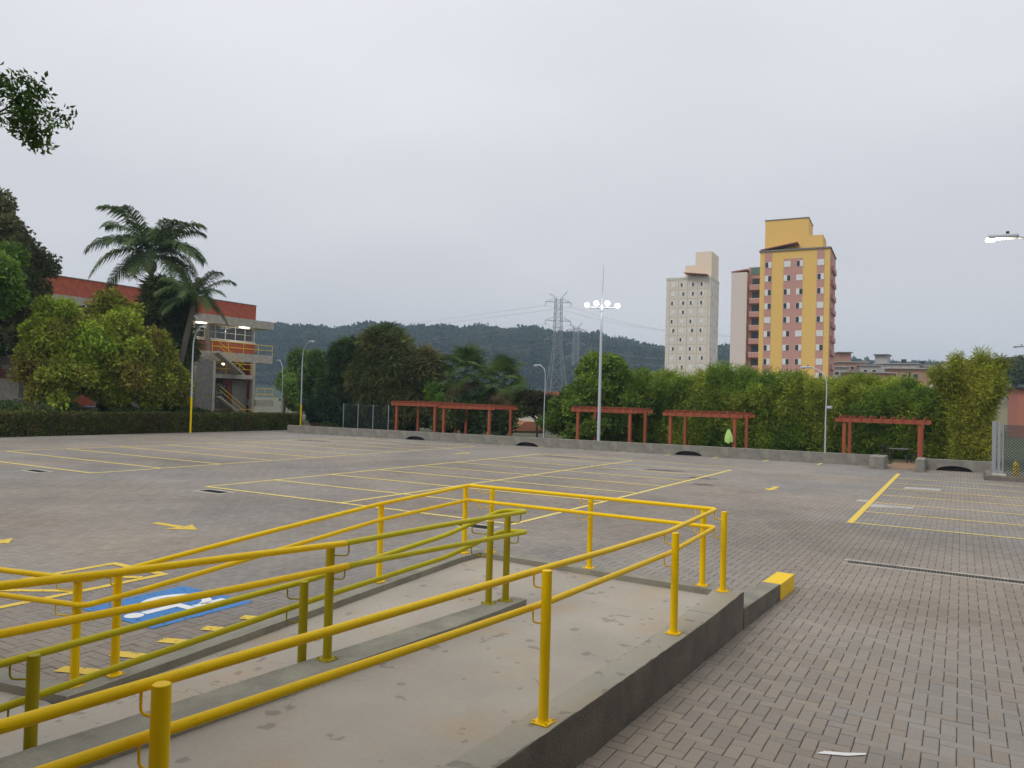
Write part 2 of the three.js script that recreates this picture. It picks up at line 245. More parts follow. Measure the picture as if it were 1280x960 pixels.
// ---------------------------------------------------------------- wheelchair ramp (local: s away from the viewer, t to the left, h up)
const RTH = Math.atan(0.0446), RORG = [-2.602, 0, 0];
const Lp = (s, t, h) => V(-t, h, -s);
const nearH = (s) => 0.322 + Math.max(0, 7.2 - s) * 0.022, leftH = (s) => Math.max(0.02, Math.min(0.322, 0.02 + (s - 3.75) * 0.302 / 5.2));
const divH = (s) => nearH(s) + 0.08 + 0.013 * Math.max(0, Math.min(1, (7.5 - s) / 5)), outH = (s) => Math.max(0.4, nearH(s) + 0.008) + 0.045 * Math.max(0, Math.min(1, (s - 8) / 1.3)), leftK = (s) => leftH(s) + 0.075;
function prism(st, bottom, jit = 0.003, seed = 1) {      // st: [s, t0, t1, h0, h1] cross sections
  const r = rng(seed), pos = [], N = st.length; const P = st.map(([s, t0, t1, h0, h1 = h0]) => { const a = (r() - 0.5) * jit, b = (r() - 0.5) * jit, c = (r() - 0.5) * jit; return [Lp(s, t0 + a, h0 + c), Lp(s, t1 + b, h1 + c), Lp(s, t1 + b * 0.5, bottom), Lp(s, t0 + a * 0.5, bottom)]; });
  const q = (a, b, c, d) => pos.push(a.x, a.y, a.z, b.x, b.y, b.z, c.x, c.y, c.z, a.x, a.y, a.z, c.x, c.y, c.z, d.x, d.y, d.z);
  for (let i = 0; i + 1 < N; i++) for (let k = 0; k < 4; k++) { const m = (k + 1) % 4; q(P[i][k], P[i + 1][k], P[i + 1][m], P[i][m]); }
  q(...P[0]); q(P[N - 1][3], P[N - 1][2], P[N - 1][1], P[N - 1][0]);
  const g = new THREE.BufferGeometry(); g.setAttribute('position', new THREE.Float32BufferAttribute(pos, 3)); g.computeVertexNormals(); return metreUV(g);
}
const stations = (s0, s1, f, step = 0.12) => { const n = Math.max(1, Math.ceil(Math.abs(s1 - s0) / step)); return Array.from({ length: n + 1 }, (_, i) => f(s0 + (s1 - s0) * i / n)); };
{
  const g = thing('wheelchair_ramp', 'concrete switchback wheelchair ramp with low kerbs and a yellow painted end', 'ramp', RORG, -RTH);
  part(g, 'ramp_floor', prism(stations(-1.4, 7.3, (s) => [s, 0.2, 1.95, nearH(s)]), -0.05, 0.001, 3), M.floor);
  part(g, 'landing_floor', prism(stations(7.3, 9.45, (s) => [s, 0.2, 2.1, 0.322]), -0.05, 0.001, 4), M.floor);
  part(g, 'ramp_floor', prism(stations(1.0, 9.45, (s) => { const k = Math.max(0, Math.min(1, (s - 5.8) / 1.5)), l = leftH(s); return [s, 2.1, 3.95, l + (0.322 - l) * k, l]; }), -0.05, 0.001, 5), M.floor);
  part(g, 'ramp_floor', prism(stations(-1.4, 3.45, (s) => [s, 3.9, 7.5, 0.018]), -0.05, 0.001, 6), M.floor);
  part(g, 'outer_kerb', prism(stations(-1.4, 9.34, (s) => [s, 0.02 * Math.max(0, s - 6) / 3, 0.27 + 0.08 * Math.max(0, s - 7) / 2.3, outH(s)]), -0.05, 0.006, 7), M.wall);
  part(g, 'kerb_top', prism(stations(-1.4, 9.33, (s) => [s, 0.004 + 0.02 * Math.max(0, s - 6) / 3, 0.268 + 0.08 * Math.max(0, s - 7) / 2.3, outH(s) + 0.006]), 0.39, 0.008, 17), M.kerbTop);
  part(g, 'back_kerb', (() => { const b = prism([[9.4, 0.3, 4.2, 0.397], [9.52, 0.3, 4.2, 0.397], [9.66, 0.3, 4.2, 0.395]], -0.05, 0.003, 8); return b; })(), M.kerb);
  part(g, 'side_kerb', prism(stations(9.398, 3.5, (s) => [s, 3.92, 4.12, leftK(s)]), -0.05, 0.004, 9), M.kerb);
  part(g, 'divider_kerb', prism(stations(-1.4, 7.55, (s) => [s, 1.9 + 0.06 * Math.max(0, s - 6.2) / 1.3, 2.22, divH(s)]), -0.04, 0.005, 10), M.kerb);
  const turn = prism(stations(0, 4.2, (s) => [s, -0.11, 0.13, 0.092]), -0.04, 0.004, 12); turn.rotateY(1.8); turn.translate(-3.99, 0, -3.62);
  part(g, 'turn_kerb', turn, M.kerb);
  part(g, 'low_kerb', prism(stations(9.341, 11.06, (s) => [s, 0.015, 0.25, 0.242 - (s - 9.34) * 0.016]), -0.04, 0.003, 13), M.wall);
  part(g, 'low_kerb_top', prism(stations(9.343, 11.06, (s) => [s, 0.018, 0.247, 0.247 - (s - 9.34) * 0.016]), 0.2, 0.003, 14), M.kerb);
  part(g, 'painted_end_block', (() => { const b = rbox(0.25, 0.3, 0.8, 0.008); b.translate(-0.13, 0.07, -11.45); return b; })(), M.yellow);
}
// handrails
const RAIL = 0.0245, POST = 0.0365;
function interp(path, key, v) { for (let i = 0; i + 1 < path.length; i++) { const a = path[i], b = path[i + 1]; if ((a[key] - v) * (b[key] - v) <= 0 && a[key] !== b[key]) { const f = (v - a[key]) / (b[key] - a[key]); return a.map((q, k) => q + (b[k] - q) * f); } } return null; }
const plateG = merge([rbox(0.13, 0.01, 0.13, 0.003, 0, 0.005, 0, 1), ...[[1, 1], [1, -1], [-1, 1], [-1, -1]].map(([a, b]) => { const c = new THREE.CylinderGeometry(0.009, 0.009, 0.014, 6); c.translate(a * 0.05, 0.017, b * 0.05); return c; })]);
const weldG = (() => { const g = new THREE.TorusGeometry(POST, 0.006, 5, 18); g.rotateX(Math.PI / 2); g.translate(0, 0.012, 0); return g; })();
const PLATE = merge([plateG, weldG]);
function postG(h) { const r = POST, pts = [[0, h], [r - 0.006, h], [r, h - 0.004], [r, 0]].map(([x, y]) => new THREE.Vector2(x, y)); pts.reverse(); return new THREE.LatheGeometry(pts, 20); }
function addPost(g, mat, s, t, h0, h1, anchors, plate = true) {
  const p = part(g, 'post', postG(h1 - h0), mat, [-t, h0, -s]); if (plate) part(p, 'base_plate', PLATE, mat);
  for (const a of anchors) {       // a J-shaped rod from the post to the underside of a rail
    const e = V(-a[1] + t, a[2] - h0, -a[0] + s), top = e.clone().setY(e.y - RAIL * 0.9), low = top.clone().setY(top.y - 0.085), dir = V(e.x, 0, e.z).normalize(), st = dir.clone().multiplyScalar(POST * 0.9).setY(low.y);
    part(p, 'bracket', tubePath([top, low, st], 0.0065, 0.035, 20, 6), mat);
  }
}
{
  const g = thing('handrail', 'bright yellow tubular double handrail running round the outside of the ramp', 'handrail', RORG, -RTH);
  const top = [[-1.2, 0.2, 1.6], [1.4, 0.2, 1.517], [3.8, 0.2, 1.466], [4.95, 0.2, 1.443], [6.0, 0.22, 1.408], [7.45, 0.25, 1.378], [9.27, 0.355, 1.40], [9.19, 4.0, 1.392], [7.3, 4.0, 1.306], [5.6, 4.0, 1.18], [4.2, 4.0, 1.06], [3.66, 4.0, 1.015], [2.7, 7.4, 1.01]];
  const low = [[-1.2, 0.2, 1.4], [1.9, 0.2, 1.302], [3.8, 0.2, 1.228], [5.0, 0.2, 1.19], [6.05, 0.215, 1.178], [7.5, 0.25, 1.157], [9.25, 0.355, 1.185], [9.17, 4.0, 1.182], [7.3, 4.0, 1.105], [5.63, 4.0, 0.957], [4.2, 4.0, 0.832], [3.66, 4.0, 0.795], [2.7, 7.4, 0.79]];
  for (const [n, p] of [['top_rail', top], ['lower_rail', low]]) part(g, n, tubePath(p.map((q) => Lp(...q)), RAIL, 0.07, 520, 14), M.yellow);
  const near = (path) => path.slice(0, 7), left = (path) => path.slice(7, 12);
  for (const [s, t] of [[-0.3, 0.1], [1.87, 0.1], [4.79, 0.105], [7.36, 0.14], [9.2, 0.235]]) { const h = outH(s) + 0.006; addPost(g, M.yellow, s, t, h, h + (s < 2 ? 1.08 : s < 5 ? 1.06 : s < 8 ? 0.985 : 0.945), [interp(near(top), 0, s - 0.02), interp(near(low), 0, s - 0.02)]); }
  for (const [s, t] of [[9.53, 0.6], [9.5, 2.17], [9.5, 3.8]]) addPost(g, M.yellow, s, t, 0.396, 1.36, [[9.25 - t * 0.02, t, 1.396], [9.23 - t * 0.02, t, 1.184]]);
  for (const [s, t] of [[9.2, 4.07], [7.4, 4.07], [3.98, 4.06]]) { const h = leftK(s); const a = interp(left(top), 0, s - 0.1) || top[7], b = interp(left(low), 0, s - 0.1) || low[7]; addPost(g, M.yellow, s, t, h, a[2] - 0.01, [a, b]); }
  addPost(g, M.yellow, 3.66, 4.12, 0.092, 1.02, [[3.57, 4.3, 1.015], [3.57, 4.3, 0.795]]);
  addPost(g, M.yellow, 2.98, 6.3, 0.092, 1.02, [[3.0, 6.35, 1.012], [3.0, 6.35, 0.792]]);
}
{
  const g = thing('handrail', 'olive yellow double handrail on the middle kerb of the ramp with a rounded end', 'handrail', RORG, -RTH);
  const d1 = [[-1.2, 2.0, 1.72], [2.1, 2.0, 1.565], [2.8, 2.0, 1.52], [3.68, 2.0, 1.48], [4.72, 2.0, 1.428]], d1b = [[4.66, 2.0, 1.43], [6.1, 2.0, 1.418], [7.62, 2.0, 1.385], [7.6, 2.36, 1.365], [6.6, 2.4, 1.2], [4.65, 2.4, 1.065], [4.0, 2.4, 1.052], [3.04, 2.4, 1.025], [2.31, 2.4, 1.004], [-1.2, 2.4, 0.93]];
  const d2 = [[-1.2, 2.0, 1.42], [2.1, 2.0, 1.3], [2.8, 2.0, 1.283], [3.68, 2.0, 1.255], [4.75, 2.0, 1.238]], d2b = [[4.69, 2.0, 1.239], [6.1, 2.0, 1.198], [7.64, 2.0, 1.15], [7.62, 2.36, 1.12], [6.6, 2.4, 0.965], [4.8, 2.4, 0.89], [4.0, 2.4, 0.84], [3.04, 2.4, 0.785], [2.31, 2.4, 0.737], [-1.2, 2.4, 0.6]];
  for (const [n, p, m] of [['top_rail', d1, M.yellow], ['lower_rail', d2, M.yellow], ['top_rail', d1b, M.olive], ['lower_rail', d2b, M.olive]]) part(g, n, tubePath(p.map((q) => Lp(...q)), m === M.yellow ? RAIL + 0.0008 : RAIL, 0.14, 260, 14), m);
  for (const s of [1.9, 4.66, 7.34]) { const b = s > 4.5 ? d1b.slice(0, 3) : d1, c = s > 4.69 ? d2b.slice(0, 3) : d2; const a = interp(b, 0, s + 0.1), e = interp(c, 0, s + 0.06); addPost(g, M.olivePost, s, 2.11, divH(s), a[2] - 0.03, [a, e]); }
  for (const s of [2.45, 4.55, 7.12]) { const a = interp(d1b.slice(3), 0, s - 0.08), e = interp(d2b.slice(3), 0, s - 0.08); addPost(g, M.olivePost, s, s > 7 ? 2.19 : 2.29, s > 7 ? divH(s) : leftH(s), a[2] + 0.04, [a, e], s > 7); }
}

// ---------------------------------------------------------------- low walls, pergolas, fences
const LOWZ = (x) => -40.2 - (x + 3.3) * (-2.4 / 36.7) * -1;       // the wall's slightly skewed line
function lowWall(x0, x1, holes, label, h = 0.52) {
  const L = x1 - x0, sh = new THREE.Shape(); sh.moveTo(0, -0.05); const hs = holes.map((x) => x - x0).sort((a, b) => a - b);
  for (const c of hs) { const r = 0.72; sh.lineTo(c - r, -0.05); for (let k = 0; k <= 14; k++) { const a = Math.PI * (1 - k / 14); sh.lineTo(c + r * Math.cos(a), 0.0 + 0.24 * Math.sin(a)); } sh.lineTo(c + r, -0.05); }
  sh.lineTo(L, -0.05); sh.lineTo(L, h); sh.lineTo(0, h); sh.closePath();
  const geo = metreUV(new THREE.ExtrudeGeometry(sh, { depth: 0.2, bevelEnabled: true, bevelSize: 0.01, bevelThickness: 0.01, bevelSegments: 1 }));
  const z0 = LOWZ(x0), z1 = LOWZ(x1), g = thing('low_wall', label, 'wall', [x0, 0, z0], -Math.atan2(z1 - z0, L));
  part(g, 'wall_body', geo, M.wallFar, [0, 0, -0.2]); if (hs.length) part(g, 'opening_back', merge(hs.map((c) => box(1.6, 0.4, 0.05, c, 0.15, -0.26))), M.dark); return g;
}
M.wallFar = std([0.29, 0.275, 0.24], 0.9, { map: roughT });
lowWall(-40.2, -3.42, [-29.6, -21.8, -12.35], 'long low grey concrete wall in front of the red pergolas');
{ const g = lowWall(-1.4, 1.25, [-0.25], 'short low grey concrete wall between the gate and the mesh fence', 0.5); g.position.z = -39.9; }
for (const [x, z, l, label] of [[-3.3, -38.35, 2.0, 'stub wall returning toward the lot at the gate, on the long wall side'], [-1.55, -38.0, 2.1, 'stub wall returning toward the lot at the gate, on the short wall side']]) {
  const g = thing('gate_wall', label, 'wall', [x, 0, z]); part(g, 'wall_body', metreUV(rbox(x < -2 ? 0.62 : 0.34, 0.6, l, 0.012, 0, 0.25, -l / 2)), M.wallFar);
}
{ const g = setting('gate_path', 'reddish strip of ground in the opening of the low wall'); part(g, 'path_surface', span(-2.98, -1.72, -0.02, 0.014, -44.5, -39.2), std([0.33, 0.2, 0.12], 0.9, { map: roughT })); }
function pergola(x0, x1, zf, zb, h, label) {
  const g = thing('pergola', label, 'pergola', [(x0 + x1) / 2, 0, zf], 0, 'red timber pergolas behind the low wall'), w = x1 - x0, d = zf - zb;
  for (const x of [-w / 2, w / 2]) for (const z of [0, -d]) part(g, 'post', rbox(0.17, h - 0.16, 0.17, 0.012, x, (h - 0.16) / 2, z, 1), M.wood);
  for (const z of [0.11, -d - 0.11]) part(g, 'beam', rbox(w + 0.9, 0.2, 0.06, 0.008, 0, h - 0.2, z, 1), M.wood);
  for (let k = 0; k < 9; k++) part(g, 'rafter', rbox(0.05, 0.13, d + 0.75, 0.006, -w / 2 - 0.2 + k * (w + 0.4) / 8, h - 0.025, -d / 2, 1), M.wood);
  return g;
}
pergola(-35.23, -31.81, -43.5, -46.05, 2.36, 'red timber pergola beside the mesh fence at the tree end');
pergola(-31.05, -27.31, -43.5, -46.3, 2.28, 'red timber pergola in front of the two fan palms');
pergola(-20.74, -17.27, -43.5, -46.1, 2.36, 'red timber pergola next to the floodlight mast');
pergola(-14.74, -11.0, -43.5, -46.3, 2.3, 'red timber pergola with a lime green cloth hanging at it');
pergola(-5.3, -1.8, -43.5, -45.9, 2.3, 'red timber pergola behind the gate opening');
{
  const g = thing('hanging_cloth', 'lime green cloth hanging beside a red pergola post', 'cloth', [-11.28, 0, -43.35]), r = rng(5), pts = [];
  for (let k = 0; k <= 12; k++) { const y = 1.34 - k * 0.06; pts.push(new THREE.Vector2(0.03 + 0.17 * Math.min(1, k / 8) ** 0.7, y)); }
  const geo = new THREE.LatheGeometry(pts, 22), p = geo.attributes.position; for (let i = 0; i < p.count; i++) { const a = Math.atan2(p.getZ(i), p.getX(i)), f = 1 + 0.22 * Math.sin(a * 5 + 1) + 0.08 * Math.sin(a * 9); p.setX(i, p.getX(i) * f); p.setZ(i, p.getZ(i) * f * 0.7); p.setY(i, p.getY(i) + 0.05 * Math.sin(a * 3)); } geo.computeVertexNormals();
  part(g, 'cloth', geo, M.lime); part(g, 'stand', bar(V(0, 0, 0), V(0, 1.36, 0), 0.02), std([0.03, 0.07, 0.05], 0.7));
}
function chainFence(name, label, x0, z0, x1, z1, h, nposts, opts = {}) {
  const L = Math.hypot(x1 - x0, z1 - z0), g = thing(name, label, 'fence', [x0, 0, z0], -Math.atan2(z1 - z0, x1 - x0)), sp = opts.sp || 0.09, y0 = opts.y0 || 0.05;
  for (let k = 0; k < nposts; k++) part(g, 'post', bar(V(k * L / (nposts - 1), 0, 0), V(k * L / (nposts - 1), h + 0.08, 0), 0.035, 8), opts.postMat || M.galv);
  const ws = []; for (let x = -h; x < L; x += sp) for (const s of [0, 1]) { let xa = x, xb = x + h - y0, ya = y0, yb = h; if (xa < 0) { ya += -xa; xa = 0; } if (xb > L) { yb -= xb - L; xb = L; } if (yb - ya < 0.03) continue; ws.push(beam(V(s ? L - xa : xa, ya, s * 0.006), V(s ? L - xb : xb, yb, s * 0.006), opts.wr || 0.006)); }
  part(g, 'wire_mesh', merge(ws), opts.mat || M.wire).userData.kind = 'stuff'; for (const y of [y0, h]) part(g, 'rail', bar(V(0, y, 0), V(L, y, 0), 0.012, 5), opts.mat || M.wire); return g;
}
chainFence('mesh_fence', 'wire mesh fence with grey posts in front of the dark trees', -40.0, -43.1, -35.75, -43.2, 2.0, 4, { mat: std([0.07, 0.1, 0.085], 0.6), wr: 0.004, sp: 0.11 });
chainFence('mesh_fence', 'dark wire mesh fence on a concrete kerb beside the thick steel post', 1.45, -36.3, 7, -36.0, 2.2, 3, { mat: std([0.05, 0.08, 0.07], 0.6), wr: 0.02, sp: 0.11 });
{ const g = thing('fence_post', 'thick grey steel corner post beside the mesh fence', 'post', [1.2, 0, -36.3]); part(g, 'post', rbox(0.14, 2.35, 0.14, 0.01, -0.06, 1.17, 0, 1), M.galv); part(g, 'second_post', rbox(0.1, 2.3, 0.12, 0.01, 0.11, 1.15, -0.02, 1), M.galv); part(g, 'footing', rbox(0.5, 0.3, 0.4, 0.05, 0.12, 0.12, 0.02), M.conc); }
{ const g = thing('kerb', 'rough concrete kerb under the dark mesh fence and steel post', 'kerb', [0.9, 0, -36]); part(g, 'kerb_body', metreUV(rbox(7, 0.3, 0.22, 0.02, 3.4, 0.04, 0)), M.wall); part(g, 'side_return', metreUV(rbox(0.22, 0.28, 3.6, 0.02, 0.1, 0.03, -1.95)), M.wall); }
{ const g = thing('hydrant', 'small yellow hydrant post behind the mesh fence', 'hydrant', [1.95, 0, -37.6]); part(g, 'body', new THREE.LatheGeometry([[0.12, 0], [0.12, 0.06], [0.085, 0.08], [0.085, 0.5], [0.11, 0.52], [0.11, 0.56], [0.07, 0.66], [0, 0.72]].map(([a, b]) => new THREE.Vector2(a, b)), 14), M.yellow); part(g, 'outlet', bar(V(-0.13, 0.38, 0), V(0.13, 0.38, 0), 0.045, 8), M.yellow); part(g, 'cap', bar(V(0, 0.7, 0), V(0, 0.77, 0), 0.03, 6), M.yellow); }
{ const g = thing('table', 'dark table standing under the pergola behind the gate', 'table', [-2.75, 0, -44.3]); part(g, 'tabletop', rbox(0.9, 0.04, 0.7, 0.01, 0, 0.7, 0, 1), std([0.16, 0.15, 0.14], 0.7)); for (const a of [-1, 1]) for (const b of [-1, 1]) part(g, 'leg', bar(V(a * 0.38, 0, b * 0.28), V(a * 0.38, 0.68, b * 0.28), 0.02), M.dark); }
for (const [x, a, l] of [[-3.25, 1.2, 'dark chair on the stub wall side of the table under the pergola'], [-2.0, -1.4, 'dark chair by the table, next to the pergola post']]) { const g = thing('chair', l, 'chair', [x, 0, -44.1], a); part(g, 'seat', rbox(0.42, 0.04, 0.42, 0.01, 0, 0.44, 0, 1), M.dark); part(g, 'backrest', rbox(0.42, 0.4, 0.03, 0.01, 0, 0.68, -0.2, 1), M.dark); for (const p of [-1, 1]) for (const q of [-1, 1]) part(g, 'leg', bar(V(p * 0.18, 0, q * 0.18), V(p * 0.18, 0.43, q * 0.18), 0.014), M.dark); }

// ---------------------------------------------------------------- lamps
function streetLamp(pos, h, reach, turn, label, o = {}) {
  const g = thing('street_lamp', label, 'lamp post', [pos.x, 0, pos.z], turn, 'curved street lamps'), r = o.r || 0.06, y1 = o.band || 0;
  const hh = h - reach * 0.75, pts = [V(0, y1, 0), V(0, h * 0.45, 0), V(0, hh, 0), V(reach * 0.14, hh + reach * 0.38, 0), V(reach * 0.5, h - reach * 0.12, 0), V(reach * 0.88, h, 0)];
  part(g, 'pole', taper(pts, r, r * 0.5, 40, 10), M.lampGrey);
  if (y1) part(g, 'painted_base', bar(V(0, 0, 0), V(0, y1, 0), r + 0.004, 10), M.yellow);
  const head = part(g, 'lamp_head', (() => { const b = rbox(0.62, 0.1, 0.24, 0.045, reach * 0.88 + 0.3, h + 0.02, 0); b.rotateZ(0); return b; })(), M.lampGrey);
  part(head, 'lens', rbox(0.2, 0.08, 0.18, 0.03, reach * 0.88 + 0.53, h - 0.03, 0), o.lit ? M.glowWhite : M.pale);
  part(head, 'photocell', bar(V(reach * 0.88 + 0.2, h + 0.06, 0), V(reach * 0.88 + 0.2, h + 0.14, 0), 0.035, 8), M.dark);
  if (o.lit) { const l = new THREE.PointLight(0xfff1d8, 3); l.position.set(reach * 0.88 + 0.42, h - 0.12, 0); g.add(l); l.castShadow = true; }
  if (o.flood) { const f = part(g, 'floodlight', rbox(0.24, 0.14, 0.18, 0.02, -0.14, 2.75, 0.1), M.lampGrey); part(f, 'lens', rbox(0.18, 0.1, 0.02, 0.005, -0.14, 2.75, 0.2), M.white); }
  return g;
}
const YAW = 30.5 * D2R;
streetLamp(V(-42.8, 0, -32.0), 6.75, 1.35, -0.3, 'tall curved street lamp with yellow base at the hedge before the concrete stair tower', { band: 2.3 });
streetLamp(V(-43.0, 0, -41.7), 6.6, 1.5, -0.4, 'tall curved street lamp with yellow base at the end of the hedge', { band: 1.9 });
streetLamp(V(-45.5, 0, -42.1), 5.3, 1.35, Math.PI - 0.5, 'slender grey curved street lamp behind the hedge end', { r: 0.045 });
streetLamp(V(-22.9, 0, -43.0), 4.95, 0.7, Math.PI - 0.5, 'thin curved street lamp beside the fan palms', { r: 0.035 });
streetLamp(V(-6.15, 0, -43.0), 4.85, 1.0, Math.PI - 0.4, 'curved street lamp with a small floodlight in front of the bamboo', { r: 0.045, flood: true });
const LR = at(1229, 306, 18.3), LR3 = at(1266, 434, 46);
streetLamp(V(LR.x + 2.5, 0, LR.z + 0.3), LR.y + 0.03, 2.1, Math.PI + 0.12, 'street lamp with a glowing head reaching over the stalls before the gate', { lit: true });
streetLamp(V(LR3.x + 2.2, 0, LR3.z + 0.2), LR3.y, 1.8, Math.PI + 0.1, 'unlit street lamp head reaching in above the bamboo end', {});
{
  const b = onZ(748, 556, -42.6), g = thing('floodlight_mast', 'tall grey floodlight mast with four lit lamps and a lightning rod', 'mast', [b.x, 0, b.z], YAW);
  part(g, 'pole', taper([V(0, 0, 0), V(0, 4, 0), V(0, 8.5, 0)], 0.105, 0.065, 16, 12), M.lampGrey);
  part(g, 'collar', bar(V(0, 8.2, 0), V(0, 8.55, 0), 0.11, 10), M.galv);
  part(g, 'crossarm', merge([beam(V(-0.95, 8.45, 0), V(0.95, 8.45, 0), 0.06), beam(V(-0.75, 8.45, -0.3), V(0.75, 8.45, -0.3), 0.05), beam(V(0, 8.45, 0.05), V(0, 8.45, -0.3), 0.06)]), M.galv);
  for (const [x, y, z] of [[-0.92, 8.55, 0.05], [-0.36, 8.68, 0.02], [0.32, 8.7, 0.02], [0.92, 8.55, 0.05]]) {
    const disc = (r, d, zz) => { const c = new THREE.CylinderGeometry(r, r, d, 20); c.rotateX(Math.PI / 2); c.translate(x, y, zz); return c; }, f = part(g, 'floodlight', disc(0.16, 0.2, z), M.lampGrey); part(f, 'lens', disc(0.145, 0.03, z + 0.11), M.glowWhite);
    const l = new THREE.PointLight(0xffffff, 1.5); l.position.set(x, y, z + 0.45); l.castShadow = true; g.add(l);
  }
  part(g, 'lightning_rod', bar(V(0, 8.5, 0), V(0.06, 11.1, 0), 0.028, 6, 0.01), M.galv);
}

// ---------------------------------------------------------------- foliage tools
function clump(n, len, wid, R, seed, droop = 0) {      // a tuft of many small folded leaves
  const r = rng(seed), pos = [];
  for (let i = 0; i < n; i++) {
    const d = V(r() * 2 - 1, r() * 2 - 1, r() * 2 - 1).normalize(), c = d.clone().multiplyScalar(R * Math.cbrt(r())), a = V(r() * 2 - 1, r() * 1.4 - 0.5 - droop, r() * 2 - 1).add(d.multiplyScalar(0.6)).normalize(), b = V(r() * 2 - 1, r() * 2 - 1, r() * 2 - 1).cross(a).normalize(), u = a.clone().cross(b), l = len * (0.6 + 0.7 * r()), w = wid * (0.7 + 0.6 * r());
    const m = c.clone().addScaledVector(a, l * 0.45), tip = c.clone().addScaledVector(a, l).addScaledVector(u, -0.1 * l), p = m.clone().addScaledVector(b, w / 2).addScaledVector(u, 0.12 * w), q = m.clone().addScaledVector(b, -w / 2).addScaledVector(u, 0.12 * w);
    pos.push(...c.toArray(), ...p.toArray(), ...tip.toArray(), ...c.toArray(), ...tip.toArray(), ...q.toArray());
  }
  const g = new THREE.BufferGeometry(); g.setAttribute('position', new THREE.Float32BufferAttribute(pos, 3)); g.computeVertexNormals(); return g;
}
const CL = { small: clump(22, 0.15, 0.08, 0.19, 1), mid: clump(20, 0.25, 0.12, 0.3, 2), big: clump(40, 0.26, 0.13, 0.5, 3), bamboo: clump(22, 0.36, 0.055, 0.36, 4, 0.3), hedge: clump(24, 0.11, 0.07, 0.14, 5), far: clump(50, 0.7, 0.5, 1.3, 6), drape: clump(18, 0.62, 0.085, 0.36, 7, 0.9) };
function fill(parent, name, geo, pts, col, o = {}) {
  const r = rng(o.seed || 9), im = shadow(new THREE.InstancedMesh(geo, LEAF, pts.length)), m = new THREE.Matrix4(), c = new THREE.Color(); im.name = name; im.userData.kind = 'stuff';
  pts.forEach((p, i) => { const s = (o.s0 || 0.75) + (o.s1 || 0.6) * r(); const e = o.upright ? new THREE.Euler((r() - 0.5) * 0.5, r() * 6.3, (r() - 0.5) * 0.5) : new THREE.Euler(r() * 6.3, r() * 6.3, r() * 6.3); m.compose(p, new THREE.Quaternion().setFromEuler(e), V(s, s, s)); im.setMatrixAt(i, m); const k = col(p, r); im.setColorAt(i, c.setRGB(...k)); });
  parent.add(im); return im;
}
function palette(cols, freq, seed) {      // leaf colours in soft patches, chosen by position noise only
  return (p, r) => { const n = fbm(p.x * freq + seed, p.y * freq + 3, p.z * freq + 7, 3), f = Math.max(0, Math.min(0.999, (n - 0.3) / 0.4 + (r() - 0.5) * 0.5)) * (cols.length - 1), i = Math.floor(f), t = f - i, k = 0.55 + 0.95 * r(); return cols[i].map((a, q) => (a + (cols[Math.min(i + 1, cols.length - 1)][q] - a) * t) * k); };
}
function blobPoints(blobs0, n, seed, shell = 0.5) {
  const r = rng(seed), blobs = blobs0.flatMap((b) => [[b[0], b[1], b[2], b[3] * 0.55, b[4] * 0.55, b[5] * 0.55], ...Array.from({ length: 15 }, () => { const d = V(r() * 2 - 1, r() * 1.9 - 0.8, r() * 2 - 1).normalize(), q = 0.5 + 0.55 * r(), k = 0.17 + 0.22 * r(); return [b[0] + d.x * b[3] * q, b[1] + d.y * b[4] * q, b[2] + d.z * b[5] * q, b[3] * k, b[4] * k, b[5] * k]; })]), vol = blobs.map((b) => b[3] * b[4] * b[5]), tot = vol.reduce((a, b) => a + b), pts = [];
  for (let i = 0; i < n; i++) {
    let k = 0, x = r() * tot; while (x > vol[k] && k < blobs.length - 1) x -= vol[k++];
    const b = blobs[k], d = V(r() * 2 - 1, r() * 2 - 1, r() * 2 - 1); if (d.lengthSq() > 1) { i--; continue; } d.normalize();
    const lump = 0.72 + 0.62 * noise3(d.x * 2.3 + seed, d.y * 2.3 + k * 5, d.z * 2.3), q = (shell + (1 - shell) * Math.sqrt(r())) * lump;
    pts.push(V(b[0] + d.x * b[3] * q, b[1] + d.y * b[4] * q, b[2] + d.z * b[5] * q));
  }
  return pts;
}
function tree(name, label, x, z, o) {
  const g = thing(name, label, o.category || 'tree', [x, 0, z], 0, o.group), r = rng(o.seed || 1), limbs = [];
  const ty = o.trunkTop, lean = o.lean || 0;
  limbs.push(taper([V(0, -0.1, 0), V(lean * 0.3, ty * 0.5, 0.05), V(lean, ty, 0)], o.tr, o.tr * 0.65, 10, 9));
  for (const b of o.blobs) for (let k = 0; k < (o.limbs || 2); k++) { const e = V(b[0] + (r() - 0.5) * b[3] * 1.2, b[1] + (r() - 0.4) * b[4], b[2] + (r() - 0.5) * b[5] * 1.2), s = V(lean, ty * (0.75 + 0.25 * r()), 0); limbs.push(taper([s, s.clone().lerp(e, 0.5).add(V(0, 0.12 * (r() + 0.5) * s.distanceTo(e) * 0.5, 0)), e], o.tr * 0.5, o.tr * 0.12, 8, 6)); }
  part(g, 'trunk', merge(limbs), o.bark || M.bark);
  fill(g, 'crown', o.clump || CL.mid, blobPoints(o.blobs, Math.round(o.n * 1.7), o.seed || 1, o.shell || 0.45), palette(o.cols, o.freq || 0.5, o.seed || 1), { seed: o.seed, s0: o.s0, s1: o.s1, upright: o.upright });
  return g;
}
